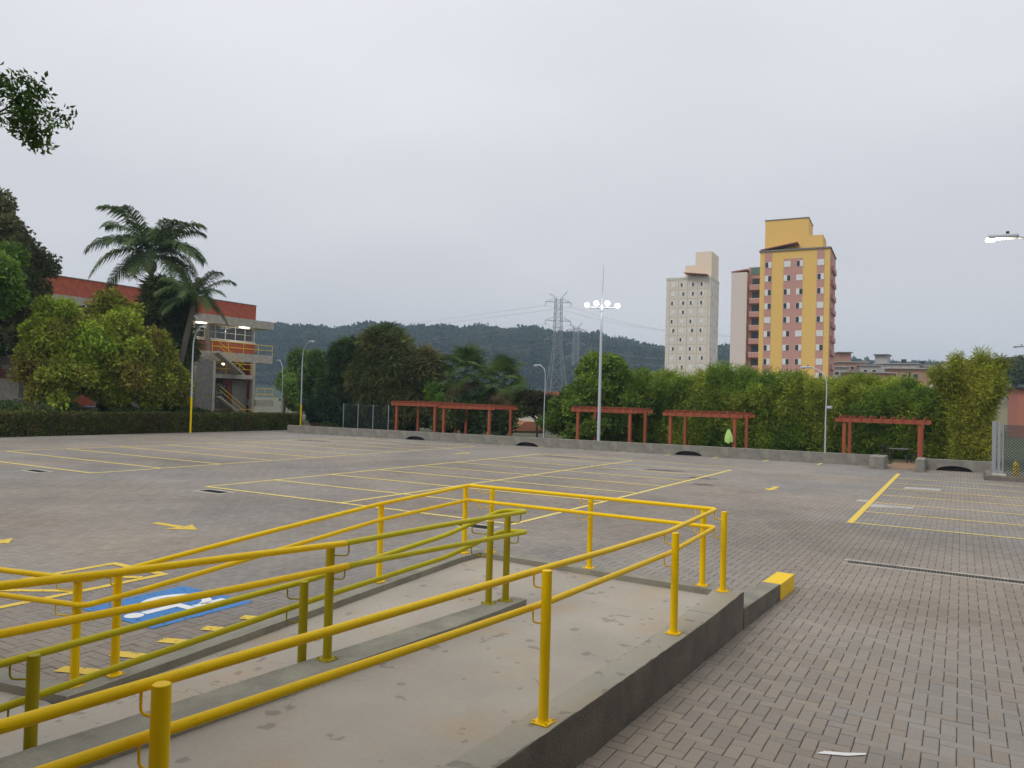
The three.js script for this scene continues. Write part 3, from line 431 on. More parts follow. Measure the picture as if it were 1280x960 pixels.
// hedge
{
  const g = thing('hedge', 'long clipped dark green hedge along the edge of the lot', 'hedge', [-43.9, 0, -27]), r = rng(31), pts = [];
  part(g, 'branches', span(-0.42, 0.42, 0, 1.02, -14.8, 14.8), std([0.035, 0.032, 0.016], 1));
  for (let i = 0; i < 9000; i++) { const z = -15 + 30 * r(), top = 1.24 - 0.008 * (15 - z) * 0.8 + 0.06 * (noise3(z * 0.8, 0, 3) - 0.5), k = r(); if (k < 0.62) pts.push(V(0.5 + 0.07 * (r() - 0.5) + 0.1 * (noise3(z * 1.5, 2, 1) - 0.5), top * r(), z)); else pts.push(V(-0.5 + r(), top - 0.05 * r(), z)); }
  for (let i = 0; i < 300; i++) pts.push(V(-0.5 + r(), 1.1 * r(), -15.05));
  fill(g, 'foliage', CL.hedge, pts, palette([[0.12, 0.105, 0.03], [0.11, 0.135, 0.027], [0.14, 0.18, 0.035], [0.15, 0.13, 0.045]], 0.9, 4), { seed: 3, s0: 0.8, s1: 0.6 });
}
{ const c = onZ(413, 536, -41.6), g = thing('flower_bed', 'low rounded shrub with reddish base at the wall end', 'shrub', [-39.9, 0, -41.2]); part(g, 'stems', merge([0, 1, 2, 3].map((k) => bar(V(k * 0.5 - 0.8, 0, 0), V(k * 0.5 - 0.7, 0.35, 0.05), 0.02))), M.bark); fill(g, 'foliage', CL.hedge, blobPoints([[-0.6, 0.2, 0, 1.0, 0.3, 0.5], [0.5, 0.25, 0, 0.9, 0.35, 0.5]], 500, 8, 0.3), palette([[0.14, 0.06, 0.03], [0.07, 0.08, 0.02], [0.05, 0.09, 0.02]], 1.5, 2), { seed: 4 }); }
const olive = [[0.125, 0.108, 0.02], [0.12, 0.128, 0.017], [0.135, 0.16, 0.016], [0.16, 0.2, 0.02], [0.145, 0.2, 0.022]], deep = [[0.024, 0.042, 0.017], [0.038, 0.062, 0.019], [0.055, 0.078, 0.022], [0.065, 0.068, 0.024]], fresh = [[0.045, 0.085, 0.013], [0.065, 0.115, 0.016], [0.085, 0.14, 0.02]], green = [[0.04, 0.07, 0.017], [0.06, 0.1, 0.02], [0.085, 0.135, 0.024]];
for (const c of [olive, deep, fresh, green]) for (const q of c) for (let k = 0; k < 3; k++) q[k] *= 2.3;
const GL = 'olive leaved trees behind the hedge';
const tp = (u, x) => onX(u, 505, x);
for (const [u, x, bl, n, seed, l, ty] of [
  [84, -46.5, [[0, 4.4, 0, 2.3, 2.4, 2.3], [-0.4, 6.1, 0.6, 1.5, 1.5, 1.5], [0.3, 3.0, 1.1, 1.7, 1.2, 1.6], [0, 4.6, -2.2, 1.9, 2.0, 1.9], [0, 3.2, -1.9, 1.6, 1.3, 1.6]], 4300, 21, 'olive green bushy tree behind the hedge, by the outside stair', 2.4],
  [128, -47.5, [[0, 5.4, 0, 2.4, 2.6, 2.5], [0, 7.3, -0.9, 1.5, 1.3, 1.7], [0.4, 3.8, -0.9, 1.8, 1.5, 1.9], [0.2, 5.0, -2.4, 2.0, 1.9, 2.0], [0, 6.0, 1.8, 1.8, 1.5, 1.8]], 4600, 22, 'tallest yellow green bushy tree behind the hedge', 2.6],
  [178, -46, [[0, 4.0, 0, 2.0, 2.2, 2.2], [0.2, 2.9, -1.0, 1.7, 1.4, 1.9], [0, 5.2, 0.8, 1.7, 1.5, 1.8], [0, 3.6, 1.9, 1.8, 1.9, 1.8]], 3700, 23, 'olive brown bushy tree behind the hedge, under the palms', 2.2]]) { const p = tp(u, x); tree('bushy_tree', l, p.x, p.z, { blobs: bl, n, seed, trunkTop: ty, tr: 0.16, cols: olive, freq: 0.55, clump: CL.mid, group: GL, s0: 0.7, s1: 0.6, shell: 0.4 }); }
{ // darker trees further left and behind
  let p = at(-42, 500, 50); tree('broadleaf_tree', 'tall brownish dark tree rising beside the brick building', p.x, p.z, { blobs: [[2.0, 11.3, -1.3, 2.8, 2.5, 2.6], [-0.3, 12.6, -0.8, 2.6, 2.2, 2.4], [2.7, 8.9, -1.5, 2.0, 1.9, 2.0], [0.6, 9.2, -1.3, 2.4, 2.0, 2.3]], n: 3200, seed: 24, trunkTop: 7.6, tr: 0.28, cols: [[0.08, 0.1, 0.04], [0.12, 0.14, 0.05], [0.17, 0.17, 0.07]], clump: CL.mid });
  p = at(-70, 500, 44); tree('broadleaf_tree', 'bright green leafy tree in front of the tall brownish dark tree', p.x, p.z, { blobs: [[2.4, 8.7, -1.2, 2.0, 1.5, 1.9], [1.2, 10.2, -0.7, 1.9, 2.0, 1.9], [1.8, 7.9, -1, 1.8, 1.1, 1.8]], n: 2300, seed: 25, trunkTop: 6.6, tr: 0.2, cols: fresh, clump: CL.mid });
  p = at(45, 500, 57); tree('broadleaf_tree', 'dark evergreen tree in front of the brick facade', p.x, p.z, { blobs: [[0, 7.2, 0, 3.2, 1.9, 2.6], [2.6, 7.2, -2.2, 2.6, 1.6, 2.4], [-2, 6.6, 1, 2.4, 1.6, 2.2]], n: 2600, seed: 26, trunkTop: 5.2, tr: 0.24, cols: deep, clump: CL.mid });
  p = at(206, 500, 53); tree('broadleaf_tree', 'dark creeper covered tree between the two feather palms', p.x, p.z, { blobs: [[0, 7.6, 0, 1.2, 2.6, 1.2], [0.3, 5.6, -0.4, 1.1, 1.6, 1.1], [-0.6, 8.8, 0.2, 1.2, 1.4, 1.2]], n: 1900, seed: 27, trunkTop: 6, tr: 0.2, cols: [[0.06, 0.1, 0.035], [0.09, 0.13, 0.04], [0.14, 0.14, 0.05]], clump: CL.drape, upright: true });
  for (const [u, d, w, h, seed, l] of [[20, 50, 2.4, 1.6, 41, 'dark shrub behind the hedge under the outside stair'], [70, 49, 2.2, 1.5, 42, 'dark shrub behind the hedge at the first bushy tree'], [150, 50, 2.2, 1.4, 43, 'dark shrub behind the hedge between the bushy trees'], [215, 50, 2.2, 1.6, 44, 'dark shrub behind the hedge at the foot of the palms']]) { p = onX(u, 520, -46.2); tree('shrub', l, p.x, p.z, { category: 'shrub', blobs: [[0, h * 0.55, 0, w, h * 0.6, 1.1], [0.9, h * 0.5, -0.9, w * 0.7, h * 0.5, 1]], n: 700, seed, trunkTop: 0.5, tr: 0.05, cols: deep, clump: CL.small, s0: 1, s1: 0.7 }); }
}
// feather palms
function frondG(L, droop, up, seed, leafL) {
  const r = rng(seed), pos = [], P = (t) => V(L * (t - 0.16 * droop * t * t * t), L * (up * t - droop * t * t), 0), quad = (a, b, c, d) => pos.push(...a.toArray(), ...b.toArray(), ...c.toArray(), ...a.toArray(), ...c.toArray(), ...d.toArray());
  const N = 60; for (let i = 0; i < 14; i++) { const a = P(i / 14), b = P((i + 1) / 14), w = 0.035 * (1 - i / 16), k = V(0, 0, w), y = V(0, w, 0); quad(a.clone().sub(k), b.clone().sub(k), b.clone().add(k), a.clone().add(k)); quad(a.clone().sub(y), b.clone().sub(y), b.clone().add(y), a.clone().add(y)); }
  for (let i = 0; i < N; i++) for (const s of [-1, 1]) {
    const t = 0.1 + 0.9 * (i + r() * 0.6) / N, c = P(t), tan = P(Math.min(1, t + 0.02)).sub(P(t - 0.02)).normalize(), l = leafL * (0.45 + 0.9 * Math.sin(Math.PI * Math.min(1, 0.12 + t * 0.86))) * (0.85 + 0.3 * r());
    const dir = V(0, 0, s).multiplyScalar(0.85).addScaledVector(tan, 0.45 + 0.4 * t).add(V(0, 0.12 + 0.5 * (r() - 0.5), 0)).normalize(), m = c.clone().addScaledVector(dir, l * 0.55), e = c.clone().addScaledVector(dir, l).add(V(0, -l * (0.32 + 0.3 * r()), 0)), w = tan.clone().multiplyScalar(0.042);
    quad(c.clone().sub(w), m.clone().sub(w), m.clone().add(w), c.clone().add(w)); pos.push(...m.clone().sub(w).toArray(), ...e.toArray(), ...m.clone().add(w).toArray());
  }
  const g = new THREE.BufferGeometry(); g.setAttribute('position', new THREE.Float32BufferAttribute(pos, 3)); g.computeVertexNormals(); return g;
}
const palmLeaf = solidLeaf([0.1, 0.15, 0.045]), palmLeaf2 = solidLeaf([0.075, 0.115, 0.04]), palmDry = solidLeaf([0.16, 0.12, 0.06]);
const FR = [frondG(4.6, 0.75, 0.75, 1, 0.95), frondG(4.4, 0.85, 0.45, 2, 0.95), frondG(4.3, 0.8, 1.35, 3, 0.9), frondG(4.2, 0.7, 0.1, 4, 0.9)];
function featherPalm(p, h, scale, n, seed, label, fruit, base) {
  const g = thing('feather_palm', label, 'palm', [p.x, 0, p.z], 0, 'feather palms behind the hedge'), r = rng(seed);
  const b0 = base ? base.clone().sub(p).setY(-0.1) : V(0, -0.1, 0); part(g, 'trunk', taper([b0, b0.clone().multiplyScalar(0.4).setY(h * 0.5), V(0, h, 0)], 0.26, 0.17, 14, 10), M.palmBark);
  part(g, 'crownshaft', taper([V(0, h - 0.1, 0), V(0, h + 0.5, 0), V(0, h + 1.0 * scale, 0)], 0.17, 0.1, 6, 10), solidLeaf([0.09, 0.12, 0.04]));
  for (let k = 0; k < n; k++) { const t = k / n, v = t < 0.34 ? 2 : t < 0.62 ? 0 : t < 0.85 ? 1 : 3, f = part(g, 'frond', FR[v], k % 3 ? palmLeaf : palmLeaf2, [0, h + (1.0 - 0.35 * t) * scale, 0]); f.rotation.set((r() - 0.5) * 0.25, k * 2.39996 + r() * 0.4, (r() - 0.5) * 0.25); f.rotation.order = 'YXZ'; f.scale.setScalar(scale * (0.85 + 0.25 * r())); }
  if (fruit) { const b = part(g, 'fruit_cluster', new THREE.IcosahedronGeometry(0.42, 4), std([0.3, 0.2, 0.09], 0.95), [0.15, h - 0.15, 0.2]); const q = b.geometry.attributes.position; for (let i = 0; i < q.count; i++) { const s = 0.8 + 0.45 * noise3(q.getX(i) * 14, q.getY(i) * 14, q.getZ(i) * 14); q.setXYZ(i, q.getX(i) * s, q.getY(i) * s * 1.1, q.getZ(i) * s); } b.geometry.computeVertexNormals(); }
  return g;
}
featherPalm(at(183, 510, 55), 11.7, 0.95, 27, 51, 'tallest feather palm with a round fruit cluster under its crown', true);
featherPalm(at(237, 510, 52), 8.5, 0.62, 17, 52, 'shorter feather palm leaning fronds toward the brick building end', false, at(198, 510, 53));
// fan palms
const fanG = (() => { const r = rng(8), pos = [], tri = (a, b, c) => pos.push(...a, ...b, ...c); for (let i = 0; i < 30; i++) { const a0 = -2.3 + 4.6 * i / 30, a1 = -2.3 + 4.6 * (i + 0.85) / 30, am = (a0 + a1) / 2, R = 0.72, L = 1.15 * (0.85 + 0.25 * r()), z = (i % 2) * 0.03; const A = [0.35 + R * Math.cos(a0) * 0.75, z, R * Math.sin(a0) * 0.75], B = [0.35 + R * Math.cos(a1) * 0.75, -z, R * Math.sin(a1) * 0.75], C = [0.35 + L * Math.cos(am), -0.28 - 0.2 * r(), L * Math.sin(am)]; tri([0.35, 0, 0], A, B); tri(A, C, B); } tri([-0.9, -0.3, -0.02], [0.35, 0, -0.02], [0.35, 0, 0.02]); tri([-0.9, -0.3, -0.02], [0.35, 0, 0.02], [-0.9, -0.3, 0.02]); const g = new THREE.BufferGeometry(); g.setAttribute('position', new THREE.Float32BufferAttribute(pos, 3)); g.computeVertexNormals(); g.translate(0.9, 0.3, 0); return g; })();
const fanLeaf = [solidLeaf([0.1, 0.16, 0.04]), solidLeaf([0.14, 0.2, 0.055]), solidLeaf([0.08, 0.13, 0.03])];
function fanPalm(p, h, n, scale, seed, label) {
  const g = thing('fan_palm', label, 'palm', [p.x, 0, p.z], 0, 'fan palms behind the pergolas'), r = rng(seed);
  part(g, 'trunk', taper([V(0, -0.1, 0), V(0.1, h * 0.5, 0), V(0, h, 0)], 0.2, 0.15, 10, 9), M.palmBark);
  for (let k = 0; k < n; k++) { const t = k / n, f = part(g, 'fan_leaf', fanG, t > 0.86 ? palmDry : fanLeaf[k % 3], [0, h + 0.1 - 0.5 * t, 0]); f.rotation.order = 'YZX'; f.rotation.set((r() - 0.5) * 0.9, k * 2.39996, 1.25 - 2.25 * t + (r() - 0.5) * 0.2); f.scale.setScalar(scale * (0.8 + 0.35 * r())); } return g;
}
fanPalm(onZ(580, 520, -48), 4.75, 44, 0.98, 61, 'fan palm with full round crown behind the double pergola');
fanPalm(onZ(629, 520, -47.6), 4.0, 40, 0.92, 62, 'lower fan palm beside the thin street lamp');
{ // back-left trees
  const T = (u, d, bl0, n, seed, l, cols, cl = CL.mid, ty = 2.5, o = {}) => { const p = d > 60 ? at(u, 520, d) : onZ(u, 520, -46.9 - (d - 50) * 0.7), f = d > 60 ? 1 : p.clone().sub(camera.position).applyQuaternion(camera.quaternion.clone().invert()).z / -d, bl = bl0.map((b) => [b[0] * f, Math.max(b[1], EYE + (b[1] - EYE) * f), b[2] * 0.8, b[3] * f, b[4] * f, b[5] * 0.9]); tree(o.name || 'broadleaf_tree', l, p.x, p.z, { blobs: bl, n, seed, trunkTop: ty, tr: 0.2, cols, clump: cl, ...o }); };
  T(478, 50, [[0, 4.9, 0, 2.0, 1.9, 1.9], [0.8, 3.6, 0.2, 1.6, 1.6, 1.5], [-1.0, 3.8, 0, 1.5, 1.7, 1.5], [0.3, 5.9, 0, 1.3, 0.9, 1.3]], 3000, 71, 'dense dark drooping tree behind the mesh fence, tallest there', [[0.08, 0.11, 0.035], [0.13, 0.165, 0.045], [0.19, 0.19, 0.06], [0.12, 0.18, 0.045]], CL.drape, 2.6, { upright: true });
  T(438, 51, [[0, 4.2, 0, 1.6, 1.7, 1.6], [-0.6, 3.0, 0, 1.3, 1.4, 1.3]], 1700, 72, 'dark green tree behind the mesh fence, next to the tallest', deep, CL.drape, 2.2, { upright: true });
  T(402, 54, [[0, 4.0, 0, 1.6, 1.8, 1.6], [-0.5, 2.4, 0.2, 1.4, 1.3, 1.3]], 1700, 73, 'dark green tree behind the lamp at the hedge end', green, CL.mid, 2.2);
  T(522, 51, [[0, 3.8, 0, 1.4, 1.6, 1.4], [0.5, 4.4, 0, 1.2, 1.0, 1.2], [-0.4, 2.4, 0, 1.4, 1.2, 1.3]], 1700, 74, 'brownish drooping tree behind the end pergola', [[0.1, 0.11, 0.035], [0.15, 0.16, 0.05], [0.2, 0.19, 0.07]], CL.drape, 2.2, { upright: true });
  T(405, 47.5, [[0, 1.5, 0, 1.5, 1.2, 1.0], [0.9, 1.1, -0.6, 1.2, 0.9, 0.9]], 900, 75, 'fresh blue green shrub behind the first mesh fence post', [[0.03, 0.07, 0.03], [0.05, 0.1, 0.04]], CL.small, 0.6, { name: 'shrub', category: 'shrub', s0: 1, s1: 0.6 });
  T(545, 50, [[0, 2.8, 0, 1.0, 0.9, 1.0], [0.5, 2.0, 0, 0.9, 0.8, 0.9]], 700, 76, 'small fresh green tree between drooping tree and fan palm', fresh, CL.small, 1.4, { tr: 0.08, s0: 1, s1: 0.5 });
  T(600, 50.5, [[0, 1.6, 0, 3.4, 1.5, 1.2], [-2.4, 1.5, 0.4, 2.2, 1.4, 1.2], [-5, 1.4, -0.6, 2.6, 1.3, 1.2]], 2400, 77, 'dark undergrowth shrub behind the double pergola', deep, CL.mid, 0.6, { name: 'shrub', category: 'shrub', tr: 0.06 });
  T(455, 50, [[0, 1.5, 0, 2.4, 1.5, 1.0], [-2, 1.4, 0, 1.8, 1.4, 1.0], [2.4, 1.4, -0.8, 2.0, 1.4, 1.0]], 1900, 78, 'dark undergrowth shrub along the mesh fence', deep, CL.mid, 0.6, { name: 'shrub', category: 'shrub', tr: 0.06 });
  T(355, 78, [[1.2, 3.0, -2, 2.6, 2.4, 3.2]], 1200, 79, 'green tree beyond the open end of the brick building', green, CL.big, 2.2);
  T(392, 74, [[0, 3.6, 0, 3.2, 2.6, 3.0]], 1300, 80, 'green tree beyond the hedge end lamp', green, CL.big, 2.2);
  T(672, 52, [[0, 2.4, 0, 1.9, 0.8, 1.5], [-1.2, 2.3, 0.4, 1.2, 0.6, 1.2], [1.3, 2.2, 0, 1.2, 0.7, 1.2]], 620, 81, 'thin branching brownish tree in the gap before the tiled roof', [[0.05, 0.045, 0.02], [0.08, 0.075, 0.025], [0.06, 0.08, 0.02]], CL.small, 1.3, { tr: 0.09, limbs: 4, s0: 1, s1: 0.6 });
  T(745, 51, [[0, 3.6, 0, 2.5, 2.0, 2.2], [-1.0, 2.2, 0.3, 2.4, 1.8, 1.8], [0.6, 4.5, 0, 1.6, 1.1, 1.5], [1.6, 2.4, -0.6, 1.8, 1.9, 1.6], [-0.4, 1.0, 0.6, 2.4, 1.0, 1.4]], 5200, 82, 'rounded bright green tree behind the floodlight mast', [[0.1, 0.17, 0.025], [0.15, 0.24, 0.03], [0.22, 0.31, 0.04]], CL.small, 2, { s0: 1.1, s1: 0.7 });
}
// bamboo: clumps of arching culms with feathery leaves
const culmM = std([0.25, 0.22, 0.06], 0.7);
function bambooClump(x, z, h, seed, label, cols, dens = 1) {
  const g = thing('bamboo_clump', label, 'bamboo', [x, 0, z], 0, 'bamboo clumps screening the back of the lot'), r = rng(seed), culms = [], pts = [];
  for (let k = 0; k < 22; k++) {
    const a = r() * 6.28, q = r() * 0.5, b = V(Math.cos(a) * q, 0, Math.sin(a) * q), o = (0.5 + 1.2 * r()), hh = h * (0.62 + 0.42 * r()), e = V(Math.cos(a) * (q + o), hh, Math.sin(a) * (q + o)), m = V(Math.cos(a) * (q + o * 0.22), hh * 0.6, Math.sin(a) * (q + o * 0.22)), cv = new THREE.CatmullRomCurve3([b, m, e]);
    culms.push(taper([b, m, e], 0.024, 0.005, 10, 5));
    for (let i = 0; i < 78 * dens; i++) { const t = 0.06 + 0.94 * Math.pow(r(), 0.85), c = cv.getPoint(t), s = 0.62 * (1.1 - t * 0.85); pts.push(c.add(V((r() - 0.5) * 2 * s, (r() - 0.5) * s, (r() - 0.5) * 2 * s))); }
  }
  part(g, 'culms', merge(culms), culmM); fill(g, 'foliage', CL.bamboo, pts, palette(cols, 0.45, seed), { seed, s0: 0.45, s1: 0.55, upright: true }); return g;
}
{
  const bcol = [[0.125, 0.21, 0.028], [0.185, 0.285, 0.035], [0.265, 0.355, 0.042], [0.38, 0.42, 0.055]], ycol = [[0.2, 0.24, 0.03], [0.29, 0.32, 0.036], [0.38, 0.39, 0.048]];
  const r = rng(77); let k = 0;
  for (let x = -20.2; x < 0.5; x += 1.62) { const h = 4.55 + 0.5 * Math.sin(x * 0.9) + 0.4 * r() - (x < -17.5 ? 0.5 : x > -6.5 ? 0.55 : 0); bambooClump(x, -48.9 - 0.6 * r(), h, 200 + k, 'feathery green bamboo clump in the row behind the pergolas', bcol); bambooClump(x + 0.8, -50.6 - 0.5 * r(), h * 1.0, 300 + k, 'feathery green bamboo clump in the row behind the pergolas', bcol); k++; }
  bambooClump(0.5, -47.2, 5.6, 401, 'tallest yellow green bamboo clump, behind the short low wall', ycol, 1.4);
}
// overhanging branch of a tree standing out of view on the left
{
  const p = at(-150, 300, 13), g = thing('shade_tree', 'leafy branch tip of a green tree hanging alone against the sky', 'tree', [p.x, 0, p.z]), W = (u, v, d) => at(u, v, d).sub(V(p.x, 0, p.z));
  const tips = [[[-60, 170], [-10, 145], [40, 140], [72, 150]], [[-10, 145], [20, 128], [42, 110]], [[20, 142], [34, 160], [50, 180]], [[-40, 160], [-10, 110], [4, 95]]], limbs = [taper([V(0, -0.1, 0), V(0.1, 3, 0), V(0, 6.2, 0)], 0.22, 0.15, 12, 10), taper([V(0, 5.6, 0), W(-100, 180, 12.6), W(-60, 170, 12.2)], 0.09, 0.035, 10, 7)];
  const r = rng(91), pts = [];
  for (const t of tips) { const q = t.map(([u, v]) => W(u, v, 12)); limbs.push(taper(q, 0.02, 0.005, 10, 5)); const cv = new THREE.CatmullRomCurve3(q); for (let i = 0; i < 42; i++) { const c = cv.getPoint(0.25 + 0.75 * r()); pts.push(c.add(V((r() - 0.5) * 0.42, (r() - 0.5) * 0.36, (r() - 0.5) * 0.45))); } }
  for (const q of blobPoints([[0, 7.2, 0, 1.2, 1.1, 1.2], [-0.6, 8.2, 0.4, 1.1, 1.0, 1.1]], 900, 92)) pts.push(q);
  part(g, 'trunk', merge(limbs), M.bark); fill(g, 'crown', clump(9, 0.11, 0.05, 0.09, 93), pts, palette([[0.035, 0.07, 0.012], [0.06, 0.115, 0.016], [0.085, 0.15, 0.02]], 1.5, 3), { seed: 94, s0: 0.8, s1: 0.5 });
}

// ---------------------------------------------------------------- brick and concrete building behind the hedge (local x toward the lot, z along the facade)
{
  const g = thing('brick_building', 'long red brick and concrete building with outside stairs behind the hedge', 'building', [-69, 0, -45]), Z = (z) => z + 45, zE = Z(-59.6), zW = Z(-12);
  part(g, 'roof_parapet', span(-12, 0, 10.71, 12.54, zE, zW), M.brick); part(g, 'parapet_cap', span(-12.05, 0.06, 12.542, 12.62, zE - 0.05, zW), M.concDark);
  part(g, 'eave_slab', span(-12, 2.0, 9.86, 10.7, Z(-60.45), zW), M.conc);
  part(g, 'sill_band', span(-0.05, 0.12, 8.16, 8.38, zE, zW), M.pale); part(g, 'upper_wall', span(-0.15, 0.0, 6.93, 8.155, zE, zW), M.brick);
  part(g, 'balcony_slab', span(-12, 2.0, 6.02, 6.92, Z(-60.42), zW), M.conc); part(g, 'end_wall', span(-12, -0.2, 0, 9.85, zE, zE + 0.25), M.brick);
  part(g, 'upper_room_wall', span(-6.2, -6, 6.93, 9.85, zE + 0.3, zW), M.cream); part(g, 'ground_wall', span(-1.6, -1.4, 0, 6.01, zE + 0.3, zW), M.concDark);
  for (let z = zE + 0.1, k = 0; z < zW - 1.3; z += 1.32, k++) { const w = part(g, 'window', merge([span(-0.06, 0.06, 8.385, 8.44, z, z + 1.3), span(-0.06, 0.06, 9.78, 9.85, z, z + 1.3), span(-0.06, 0.06, 8.45, 9.77, z, z + 0.06), span(-0.04, 0.04, 9.1, 9.14, z + 0.07, z + 1.29)]), M.white); part(w, 'pane', span(-0.012, 0.0, 8.442, 9.095, z + 0.065, z + 1.298), M.glassPane); part(w, 'pane', span(-0.012, 0.0, 9.145, 9.775, z + 0.065, z + 1.298), M.glassPane); }
  for (const z of [-58.6, -50, -42, -34, -26, -18]) part(g, 'ground_panel', span(-1.38, -1.3, 1.0, 4.2, Z(z), Z(z) + 2.2), M.brick);
  for (const z of [-57.0, -47, -39, -31, -23]) { const w = part(g, 'ground_window', span(-1.38, -1.3, 1.6, 3.6, Z(z), Z(z) + 1.3), M.white); part(w, 'pane', span(-1.295, -1.27, 1.7, 2.55, Z(z) + 0.1, Z(z) + 1.2), M.glass); part(w, 'pane', span(-1.295, -1.27, 2.65, 3.5, Z(z) + 0.1, Z(z) + 1.2), M.glass); }
  const slab = (sh, d) => metreUV(new THREE.ExtrudeGeometry(new THREE.Shape(sh.map(([a, b]) => new THREE.Vector2(a, b))), { depth: d, bevelEnabled: false }));
  const stairWall = slab([[49.8, 0], [51.7, 0], [51.7, 5.75], [49.8, 6.3]], 0.4); stairWall.rotateY(Math.PI / 2); stairWall.translate(2.6, 0, 45);
  part(g, 'stair_wall', stairWall, M.concDark); part(g, 'stair_wall_edge', span(2.55, 3.05, 0, 5.9, Z(-52.05), Z(-51.72)), M.conc);
  part(g, 'column', span(1.7, 2.15, 0, 6.015, Z(-57.95), Z(-57.6)), M.conc); part(g, 'upper_column', span(-0.3, -0.06, 6.93, 9.85, Z(-59.55), Z(-59.3)), M.pale); part(g, 'column', span(0.35, 0.7, 6.93, 9.855, Z(-53.1), Z(-52.75)), M.concDark);
  part(g, 'lower_panel', span(1.0, 1.3, 0, 4.15, Z(-57.55), Z(-55.6)), M.concDark); part(g, 'landing', span(-1.3, 2.3, 4.17, 4.6, Z(-57.59), Z(-52.06)), M.conc); part(g, 'low_landing', span(-0.5, 2.3, 1.25, 1.95, Z(-60.5), Z(-58.0)), M.conc);
  const flight = (z0, y0, z1, y1, x) => { const n = 12, st = []; for (let k = 0; k < n; k++) { const a = k / n, b = (k + 1) / n; st.push(span(x, x + 1.1, y0 + (y1 - y0) * a - 0.22, y0 + (y1 - y0) * a, Z(z0 + (z1 - z0) * a), Z(z0 + (z1 - z0) * b))); } part(g, 'stair_flight', merge(st), M.conc); for (const q of [x + 1.16]) for (const dy of [0.55, 1.0]) part(g, 'stair_rail', bar(V(q, y0 + dy, Z(z0)), V(q, y1 + dy, Z(z1)), 0.035), M.yellow); };
  flight(-51.9, 6.9, -55.4, 4.6, 2.35); flight(-52.3, 2.3, -55.6, 0.1, 2.35); flight(-29.0, 7.4, -33.1, 4.5, 3.0); flight(-33.1, 4.5, -36.5, 2.2, 1.6);
  part(g, 'landing', span(0.2, 4.4, 4.1, 4.45, Z(-35), Z(-33.1)), M.conc); part(g, 'lower_panel', span(2.6, 2.9, 1.0, 3.3, Z(-33.2), Z(-29)), M.conc);
  const railing = (x, y, z0, z1, h, n) => { for (const dy of [h * 0.5, h]) part(g, 'railing', bar(V(x, y + dy, Z(z0)), V(x, y + dy, Z(z1)), 0.03), M.yellow); for (let k = 0; k <= n; k++) part(g, 'baluster', bar(V(x, y, Z(z0 + (z1 - z0) * k / n)), V(x, y + h, Z(z0 + (z1 - z0) * k / n)), 0.028), M.yellow); };
  railing(1.95, 6.92, -60.4, -52.4, 1.1, 4); railing(2.25, 4.6, -57.5, -52.2, 1.15, 3); railing(2.25, 1.95, -60.4, -58.05, 1.25, 2); railing(2.5, 0, -57.5, -52.2, 0.9, 2);
  for (const [x, y, z] of [[1.5, 9.78, -51.9], [1.5, 9.78, -57.4], [1.5, 9.78, -34], [1.5, 9.78, -44]]) { const t = part(g, 'tube_lamp', span(x - 0.1, x + 0.1, y - 0.06, y + 0.07, Z(z), Z(z) + 1.25), M.tubeGlow); const l = new THREE.PointLight(0xfff0d0, 3); l.position.set(x, y - 0.3, Z(z) + 0.6); l.castShadow = true; g.add(l); }
  for (const [x, y, z] of [[2.2, 5.55, -48.6], [1.0, 5.75, -54.6]]) { part(g, 'wall_lamp', new THREE.SphereGeometry(0.16, 12, 8), M.glowWarm, [x, y, Z(z)]); const l = new THREE.PointLight(0xffd9a0, 2); l.position.set(x + 0.3, y, Z(z)); l.castShadow = true; g.add(l); }
}
{ // car parked behind the hedge
  const p = onX(132, 505, -51), g = thing('parked_car', 'dark parked car half hidden behind the hedge trees', 'car', [p.x, 0, p.z], 0.4), paint = std([0.05, 0.06, 0.09], 0.25);
  const sh = new THREE.Shape([[-2.1, 0.3], [2.1, 0.3], [2.15, 0.75], [1.6, 0.9], [0.95, 1.42], [-0.9, 1.45], [-1.7, 0.95], [-2.15, 0.85]].map(([a, b]) => new THREE.Vector2(a, b))), b = new THREE.ExtrudeGeometry(sh, { depth: 1.6, bevelEnabled: true, bevelSize: 0.06, bevelThickness: 0.06, bevelSegments: 2 }); b.translate(0, 0, -0.8);
  part(g, 'body', b, paint); for (const z of [-0.875, 0.865]) part(g, 'side_window', span(-1.0, 0.95, 0.98, 1.32, z, z + 0.012), M.glass);
  for (const x of [-1.35, 1.35]) for (const z of [-0.85, 0.85]) { const w = part(g, 'wheel', (() => { const c = new THREE.CylinderGeometry(0.31, 0.31, 0.2, 18); c.rotateX(Math.PI / 2); return c; })(), M.dark, [x, 0.31, z]); part(w, 'rim', (() => { const c = new THREE.CylinderGeometry(0.18, 0.18, 0.22, 12); c.rotateX(Math.PI / 2); return c; })(), M.galv); }
  for (const z of [-0.6, 0.6]) { part(g, 'tail_light', box(0.06, 0.16, 0.3, 2.2, 0.72, z), std([0.5, 0.02, 0.02], 0.3)); part(g, 'headlight', box(0.06, 0.14, 0.32, -2.2, 0.72, z), M.white); }
}
